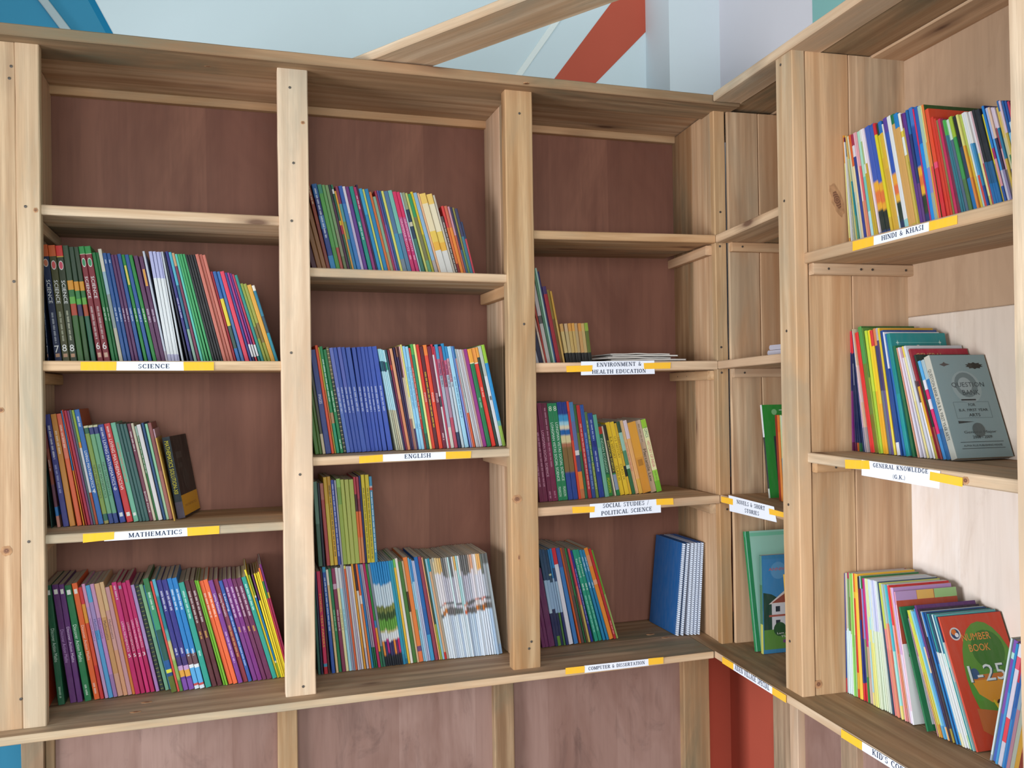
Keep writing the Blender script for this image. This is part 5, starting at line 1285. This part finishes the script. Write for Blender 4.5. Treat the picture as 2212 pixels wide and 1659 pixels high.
def build_rows(rows):
    allb = []
    for sg in parse(rows):
        O = [float(x) for x in sg['O'].split(',')]; S = float(sg['S']); R_ = sg['R'] == '1'; z = float(sg['z']); y0, y1 = [float(x) for x in sg['y'].split(',')]
        u0 = O[0]+sg['books'][0][0]/S; u1 = O[0]+sg['books'][-1][0]/S
        for ub, ut, vt, bands, d_, op in sg['books']:
            u = O[0]+ub/S; k = (u-u0)/max(1, u1-u0); y = y0+(y1-y0)*k
            xb = at_u(u, z, y, R_); P = hitR(O[0]+ut/S, O[1]+vt/S, y) if R_ else hit(O[0]+ut/S, O[1]+vt/S, 1, y)
            wm = None
            if 'w' in op: wm = at_u(u+op['w']/S, z, y, R_)-xb
            allb.append(dict(key=sg['key'], R=R_, z=z, y=y, xb=xb, xt=P.x, zt=P.z, bands=bands, d=d_, op=op, w=wm, D=float(sg['depth']), kind=sg['kind'], where=sg['where']))
    keys = []
    for b_ in allb:
        if b_['key'] not in keys: keys.append(b_['key'])
    for key in keys:
        B = [b_ for b_ in allb if b_['key'] == key]; n = len(B)
        for b_ in B: b_['tan'] = (b_['xb']-b_['xt'])/max(.02, b_['zt']-b_['z'])
        sm = []
        for i in range(n):
            lo, hi = max(0, i-3), min(n, i+4)
            q = sorted(B[j]['tan'] for j in range(lo, hi)); sm.append(.5*q[len(q)//2]+.5*sum(q)/len(q))
        # tops must not cross: lean may only grow as far as the books' own gaps allow
        xmin, xmax = LIM[key]; k0 = int(n*.7)
        last = B[-1]['xb']+(B[-1]['w'] or .006)*1.05
        if last > xmax-.001:
            a0 = B[k0]['xb']; f = (xmax-.001-a0)/(last-a0)
            for b_ in B[k0:]: b_['xb'] = a0+(b_['xb']-a0)*f
        if B[0]['xb'] < xmin+.0012:
            k1 = max(2, int(n*.3)); a0 = B[k1]['xb']; f = (a0-xmin-.0012)/(a0-B[0]['xb'])
            for b_ in B[:k1]: b_['xb'] = a0-(a0-b_['xb'])*f
        for i, b_ in enumerate(B):
            if b_['w'] and 'art' in b_['op']: sm[i] = b_['tan']
            if i == 0 and b_['xb'] < xmin+.001: b_['xb'] = xmin+.001
            h_ = b_['zt']-b_['z']
            sm[i] = min(sm[i], max(0., (b_['xb']-xmin-.0008)/h_))
            if i:
                p_ = B[i-1]; hh = min(h_, p_['zt']-p_['z'])*1.0
                sm[i] = min(sm[i], sm[i-1]+(b_['xb']-p_['xb']-.0018)/hh) if key != 'kid3' else min(sm[i], sm[i-1])
            if sm[i] < 0 and b_['xb']+(b_['w'] or .01)-sm[i]*h_ > xmax: sm[i] = -max(0., (xmax-b_['xb']-(b_['w'] or .01))/h_)
        cnt = {}
        for b_ in B: cnt[b_['d']] = cnt.get(b_['d'], 0)+1
        seen = {}
        for i, b_ in enumerate(B):
            rng = random.Random(key+str(i))
            th = math.atan(sm[i]); H = (b_['zt']-b_['z'])/math.cos(th)
            if i+1 < n and b_['w'] is None: gap = B[i+1]['xb']-b_['xb']
            else: gap = b_['w'] or .006
            T = gap*math.cos(th)
            if i+1 < n and b_['w'] is None:
                th2 = math.atan(sm[i+1]); dt = max(0, math.tan(th2)-math.tan(th))*min(H, (B[i+1]['zt']-b_['z']))
                T = (gap-dt)*math.cos(th) if th >= 0 else gap*math.cos(th)
            if i+1 < n and b_['w'] is not None:
                dt = max(0, sm[i+1]-sm[i])*min(H, B[i+1]['zt']-b_['z']); T = min(T, (B[i+1]['xb']-b_['xb']-dt)*math.cos(th))
            if 'art' in b_['op']: T *= .92
            T = max(.0013, T*(.965 if th >= 0 else .88))
            dy = rng.uniform(0, .004); D = min(b_['D'], (.272 if b_['R'] else .299)-b_['y']-dy)-rng.uniform(0, .008)
            if 'landscape' in b_['d'] or 'meadow' in b_['d'] or 'sunset' in b_['d']: b_['op']['soft'] = 2 if 'landscape magazine' in b_['d'] else 1
            # frame
            xd = SD if b_['R'] else XV; yd = DD if b_['R'] else YV
            if 'yaw' in b_['op']: q_ = Matrix.Rotation(-math.radians(float(b_['op']['yaw'])), 3, 'Z'); xd = q_ @ xd; yd = q_ @ yd
            X = xd*math.cos(th)+UP*math.sin(th); Z = UP*math.cos(th)-xd*math.sin(th)
            org = (R(b_['xb'], b_['y']+dy, b_['z']) if b_['R'] else Vector((b_['xb'], b_['y']+dy, b_['z'])))
            if th < 0: org = org + UP*(-math.sin(th)*T)
            za, sa, zb_, sb_ = SHZ.get(key, (.839, 0., .839, 1.)); base = za+(zb_-za)*(b_['xb']-sa)/(sb_-sa)+.0011
            if key != 'pap': org.z += base-b_['z']
            Mx = Matrix((X, yd, Z)).transposed().to_4x4(); Mx.translation = org
            BOOKTOP.setdefault(key, []).append((b_['xb'], b_['z']+H*math.cos(th)))
            # label
            d_ = b_['d']; seen[d_] = seen.get(d_, 0)+1; wh = b_['where']; lab = d_+' '+wh; grp = None
            if cnt[d_] > 1:
                lab = '%s %s, %s of %s from the left' % (d_, wh, NUM[seen[d_]-1], CNT[cnt[d_]-1])
                if len(lab.replace(',', '').split()) > 16: lab = '%s %s, %s of %s' % (d_, wh, NUM[seen[d_]-1], CNT[cnt[d_]-1])
                if len(lab.replace(',', '').split()) > 16: lab = '%s %s of %s %s' % (d_, NUM[seen[d_]-1], CNT[cnt[d_]-1], wh)
            root = empty(b_['kind'], (0, 0, 0), lab, b_['kind'].replace('_', ' '), b_['kind'].replace('_', ' ')+'s '+wh, Mx)
            book_mesh(T, D, H, b_['bands'], b_['op'], rng).build('cover', COVER, root, Mx)
            pages_mesh(T, D, H, rng).build('pages', PAGES, root, Mx)
build_rows(ROWS)

# ------------------------------------------------------------------ spiral notebooks leaning on the end panel
def notebook(ub, ut, T, cover, lab, y, D, H):
    xb = at_u(1140+ub/4.61, .8395, y, False); P = hit(1140+ut/4.61, 1110+178/4.61, 1, y)
    th = math.atan((xb-P.x)/(P.z-.8395)); Mx = Matrix((XV*math.cos(th)+UP*math.sin(th), YV, UP*math.cos(th)-XV*math.sin(th))).transposed().to_4x4()
    Mx.translation = Vector((xb, y, .8399+max(0, -math.sin(th)*T)))
    root = empty('spiral_notebook', (0, 0, 0), lab, 'notebook', 'spiral notebooks leaning on the end panel', Mx)
    def slabx(g, x0, x1, y0, y1, z0, z1, col):
        Pp = [(x0, y0, z0), (x1, y0, z0), (x1, y1, z0), (x0, y1, z0), (x0, y0, z1), (x1, y0, z1), (x1, y1, z1), (x0, y1, z1)]
        for f in ((3, 2, 1, 0), (4, 5, 6, 7), (0, 1, 5, 4), (1, 2, 6, 5), (2, 3, 7, 6), (3, 0, 4, 7)): g.face([Pp[i] for i in f], col)
    for x0 in (0, T-.0006):
        g = Geo(); slabx(g, x0, x0+.0006, .006, D, 0, H, lin(cover)); g.build('cover', COVER, root, Mx)
    g = Geo(); m = 5
    for i in range(m):
        a_ = .0008+(T-.0016)*i/m; k = .92 if i % 2 else 1.; slabx(g, a_, a_+(T-.0016)/m*.9, .007, D-.001, .001, H-.001, (.74*k, .76*k, .80*k))
    g.build('pages', PAGES, root, Mx)
    g = Geo(); n = int(H/.0058); r = T*.5+.0006; wv = lin('d4deec')
    for i in range(n):
        zc = (i+.5)*H/n
        for q in range(10):      # double wire loop round the bound edge
            p0, p1 = [math.radians(-150+300*(q+k)/10-90) for k in (0, 1)]
            def pt(t, zz, rr=r): return (T/2+rr*math.cos(t), .0055+(.0085-(r-rr))*math.sin(t), zz)
            for dz in (-.0010, .0010):
                for aa, bb in ((.0008, 0), (0, .0005)):
                    g.face([pt(p0, zc+dz-aa, r-bb), pt(p1, zc+dz-aa, r-bb), pt(p1, zc+dz+aa, r+bb), pt(p0, zc+dz+aa, r+bb)], wv)
    g.build('spiral_binding', PAPER, root, Mx)
NB = [(1484, 1564, '1560a4', 'dark blue'), (1531, 1604, '14508c', 'deep blue'), (1588, 1642, 'b8bcd0', 'pale grey'), (1624, 1676, 'a8b0c4', 'light grey'), (1659, 1708, '1c5ca8', 'bright blue'), (1695, 1740, '1858a0', 'blue')]
for i, (ub, ut, c, nm) in enumerate(NB):
    lab = ['dark blue spiral notebook at the front, its wide cover showing', 'blue spiral notebook next to the one whose wide cover shows', 'pale grey spiral notebook in the middle of the leaning stack', 'light grey spiral notebook before the last two blue ones', 'blue spiral notebook, next to last before the end panel', 'blue spiral notebook nearest the end panel of the bay'][i]
    notebook(ub, ut, .0062, c, lab, .112-.002*i, .17, .262)

# ------------------------------------------------------------------ booklets lying flat
def flat(name, P, W, D, t, ang, cols, lab, cat, group=None, tiltx=0., R_=False, rnd=False, curl=0.):
    g = Geo(); n = 14
    A_ = Matrix.Rotation(ang+(math.atan2(DD.y, DD.x)-math.pi/2 if R_ else 0), 4, 'Z') @ Matrix.Rotation(tiltx, 4, 'Y'); Mx = A_.copy(); Mx.translation = Vector(P)
    root = empty(name, P, lab, cat, group, Mx)
    def sheet(z0, z1, col, nm, mat, inset=0.):
        gg = Geo(); k = []
        for i in range(n+1):
            x = -W/2+inset+(W-2*inset)*i/n; dz = curl*math.sin(math.pi*i/n)*(.6+.4*math.cos(i))
            k.append((x, dz))
        for i in range(n):
            (xa, da), (xb, db) = k[i], k[i+1]
            a0, a1, b0, b1 = (xa, z0+da), (xa, z1+da), (xb, z0+db), (xb, z1+db)
            for y in (inset*.5, D-inset*.5):
                gg.face([(a0[0], y, a0[1]), (b0[0], y, b0[1]), (b1[0], y, b1[1]), (a1[0], y, a1[1])], col)
            for zz0, zz1 in ((a0[1], b0[1]), (a1[1], b1[1])): gg.face([(xa, inset*.5, zz0), (xb, inset*.5, zz1), (xb, D-inset*.5, zz1), (xa, D-inset*.5, zz0)], col)
        for x, d_ in (k[0], k[-1]): gg.face([(x, inset*.5, z0+d_), (x, D-inset*.5, z0+d_), (x, D-inset*.5, z1+d_), (x, inset*.5, z1+d_)], col)
        return gg.build(nm, mat, root, Mx)
    sheet(0, .0005, cols[0], 'cover', COVER); sheet(.0006, t-.0006, cols[1], 'pages', PAGES, .0015); sheet(t-.0005, t, cols[0], 'cover', COVER)
zb = 1.6185
pw = (.66, .64, .60)
for i, (dx, dyy, ang, t, nm, cu) in enumerate([(0, .09, .06, .0035, 'lowest booklet', .0), (.012, .085, -.10, .004, 'second booklet up', .001), (-.01, .095, .14, .0045, 'middle booklet', .0015), (.004, .09, -.05, .0035, 'second booklet from the top', .001), (-.006, .1, .03, .003, 'topmost booklet', .002)]):
    zb += .0004
    flat('booklet', (1.487+dx, dyy, zb), .235-.012*i, .16, t, ang, (pw, (.72, .70, .66)), 'pale grey %s of the loose pile beside the small tan books' % nm, 'booklet', 'booklets lying flat on the environment shelf', 0., False, False, cu)
    zb += t+cu*.9+.0002
for i, nm in enumerate(('lower', 'upper')):      # rounded pale booklets on the corner bay's second shelf
    c_ = at_u(1660+i*4, 1.62, .05, True); z = 1.6245+.0135*i
    P = R(c_+.055, .05, z+.001); n = 12
    g = Geo(); W, D, t = .12, .15, .0125
    root_M = Matrix((SD, DD, UP)).transposed().to_4x4(); root_M.translation = P
    root = empty('magazine', P, 'pale lilac rounded %s magazine lying flat behind the corner upright' % nm, 'magazine', 'magazines lying flat in the corner bay', root_M)
    pr = [(-W/2+t/2-t/2*math.sin(math.pi*i_/n), t/2-t/2*math.cos(math.pi*i_/n)) for i_ in range(n+1)]+[(W/2, t), (W/2, 0)]
    for i_ in range(len(pr)):
        (xa, za), (xb, zb2) = pr[i_], pr[(i_+1) % len(pr)]
        g.face([(xa, 0, za), (xb, 0, zb2), (xb, D, zb2), (xa, D, za)], lin('d4d2e0'))
    for y in (0, D): g.face([(x, y, z_) for x, z_ in pr], lin('c8c6d4'))
    g.build('cover', COVER, root, root_M)

# ------------------------------------------------------------------ paper signs with yellow tape
TAPE = lin('f2bb2e'); PAP = lin('e6ecf8'); INK = lin('22324e')
def sign(name_lab, R_, off, paper, tapes, texts, ends=None):
    def H3(p, o=0.):
        return R(*hitR(p[0], p[1], off-o)) if R_ else hit(p[0], p[1], 1, off-o)
    c = H3(paper[0]); Mx = Matrix.Translation(c)
    root = empty('shelf_sign', c, name_lab, 'sign', 'paper signs on the shelf edges', Mx)
    nrm = -DD if R_ else -YV
    def quad(g, q, lift, col, t=.0002, wav=0., n=10):
        P = [H3(p, lift) for p in q]
        f = [];
        for i in range(n+1):
            k = i/n; a_ = P[0].lerp(P[1], k); b_ = P[3].lerp(P[2], k); w_ = nrm*(wav*(math.sin(k*9+q[0][0])*.5+.5))
            f.append((a_+w_, b_+w_*1.6))
        for i in range(n):
            (a0, b0), (a1, b1) = f[i], f[i+1]
            g.face([p-c for p in (a0, a1, b1, b0)], col); g.face([p-c-nrm*t for p in (a0, b0, b1, a1)], col)
        for (p, q_) in (f[0], f[-1]): g.face([p-c, q_-c, q_-c-nrm*t, p-c-nrm*t], col)
        for j in (0, 1):
            for i in range(n): g.face([f[i][j]-c, f[i+1][j]-c, f[i+1][j]-c-nrm*t, f[i][j]-c-nrm*t], col)
    g = Geo(); quad(g, paper, .0004, PAP)
    for s, p0, p1, cap in texts:
        A_ = H3(p0, .0007); B_ = H3(p1, .0007); ps, w_ = slab(s); k = (A_-CAM).dot(f0)/FPX*cap
        if R_ : k *= 1.0
        X = (B_-A_)/w_; 
        for p in ps: g.face([A_+X*x+UP*(y*k)-c for x, y in p], INK)
    g.build('paper', PAPER, root, Mx)
    for q in tapes:
        g = Geo(); quad(g, q, .0009, TAPE); g.build('tape', PAPER, root, Mx)
sign('white paper sign reading science on the shelf edge in the first bay', False, -.0005, [(251, 781), (397, 781.5), (397, 800.5), (250, 800)], [[(174, 781.5), (252, 781.5), (251, 800), (174, 800)], [(396, 782), (462, 782), (462, 800), (397, 800.5)]], [('SCIENCE', (298, 796), (366.5, 795.6), 9.6)])
sign('white paper sign reading mathematics below the science shelf', False, -.0005, [(224, 1151), (405, 1140), (405, 1158), (225, 1169)], [[(179, 1153.5), (247, 1149), (246, 1165), (179, 1172.5)], [(404, 1140), (473.6, 1135.6), (473.6, 1153), (405, 1158)]], [('MATHEMATICS', (277.5, 1161.5), (393.6, 1153.3), 9.8)])
sign('white paper sign reading english in the middle bay', False, -.0005, [(826, 982), (964, 976), (963.6, 991.5), (826, 997)], [[(776, 986), (827, 982), (827, 997), (776, 1001)], [(963, 976), (1018, 974.5), (1017, 989.5), (963, 991.5)]], [('ENGLISH', (873.6, 990.8), (930.6, 988), 9.2)])
sign('white paper sign reading environment and health education', False, -.0025, [(1255, 781), (1413.4, 778.8), (1414.3, 807.7), (1255, 810.5)], [[(1223, 790.6), (1280, 788.8), (1279, 802.3), (1224, 804)], [(1390.5, 784.2), (1449, 782.8), (1448.3, 796), (1391.4, 797.3)]], [('ENVIRONMENT &', (1289, 792.4), (1386, 790), 8.7), ('HEALTH EDUCATION', (1279, 807.7), (1395.4, 805), 8.7)])
sign('white paper sign reading social studies and political science', False, -.0025, [(1274, 1089), (1427, 1077.5), (1427.8, 1107), (1274, 1118.6)], [[(1236, 1095), (1285, 1094), (1284, 1106.4), (1237, 1108.8)], [(1417.5, 1078), (1454, 1076), (1455, 1090), (1418.3, 1091)]], [('SOCIAL STUDIES /', (1302, 1097.4), (1402, 1090), 9), ('POLITICAL SCIENCE', (1298.7, 1113.7), (1408.5, 1103), 9)])
sign('white paper sign reading computer and dissertation on the bottom board', False, -.0525, [(1262, 1438), (1401, 1423.3), (1402, 1437.5), (1263, 1453.5)], [[(1221.7, 1443), (1263, 1438.6), (1263, 1452.5), (1221.7, 1457)], [(1400.5, 1422.5), (1433, 1419.5), (1433, 1433.4), (1401, 1436.5)]], [('COMPUTER & DISSERTATION', (1271, 1448.3), (1393, 1434.5), 7.4)])
sign('white paper sign reading novels and short stories in the corner bay', True, -.001, [(1573.8, 1069.5), (1671.7, 1094.5), (1677.8, 1128.3), (1576, 1104)], [[(1558, 1072.3), (1583, 1077.8), (1583, 1090.9), (1558, 1084.8)], [(1660.6, 1098), (1693, 1107), (1694, 1118), (1662, 1111)]], [('NOVELS & SHORT', (1591.3, 1087.5), (1652.3, 1103), 8.5), ('STORIES', (1608.5, 1106.5), (1639.8, 1114.3), 8.5)])
sign('white paper sign reading hindi and khasi on the right bookshelf', True, -.0005, [(1886, 511), (2007, 479.5), (2007, 499), (1886, 530)], [[(1841.7, 522), (1887, 510.5), (1887, 530), (1841.7, 542.5)], [(2006.5, 479.5), (2067.6, 464.5), (2067.6, 484), (2006.5, 499)]], [('HINDI & KHASI', (1904, 519.8), (1995, 496), 10.3)])
sign('white paper sign reading general knowledge on the right bookshelf', True, -.0012, [(1861.3, 993.2), (2031, 1017.5), (2028.7, 1055.7), (1861.3, 1026.8)], [[(1825, 992.8), (1877, 995), (1878.7, 1013.6), (1826, 1012.2)], [(2009, 1018.7), (2079.6, 1032), (2079, 1051.6), (2008, 1037)]], [('GENERAL KNOWLEDGE', (1885.6, 1009), (2005, 1023.5), 9.2), ('(G.K.)', (1928, 1033.7), (1955.8, 1037), 9)])
def sz(u, z, off=-.0525):      # pixel column to a pixel on the right bottom board's edge at height z
    s = at_u(u, z, off, True); W = R(s, off, z)-CAM
    a_ = W.dot(rx)/W.dot(f0); b_ = -W.dot(up)/W.dot(f0); return (1106+FPX*a_, 829.5+FPX*b_)
def edgequad(u0, u1, za=.8388, zb_=.8215): return [sz(u0, za), sz(u1, za), sz(u1, zb_), sz(u0, zb_)]
sign('white paper sign reading village special on the corner bottom edge', True, -.0525, edgequad(1574, 1674), [edgequad(1560, 1584), edgequad(1668, 1698)], [('AIDEN VILLAGE SPECIAL', sz(1587, .8255), sz(1662, .8255), 11.5)])
sign("white paper sign reading kid's corner on the right bottom edge", True, -.0525, edgequad(1858, 2010), [edgequad(1817, 1862), edgequad(2008, 2050)], [("KID'S CORNER", sz(1884, .8257), sz(1984, .8257), 13)])
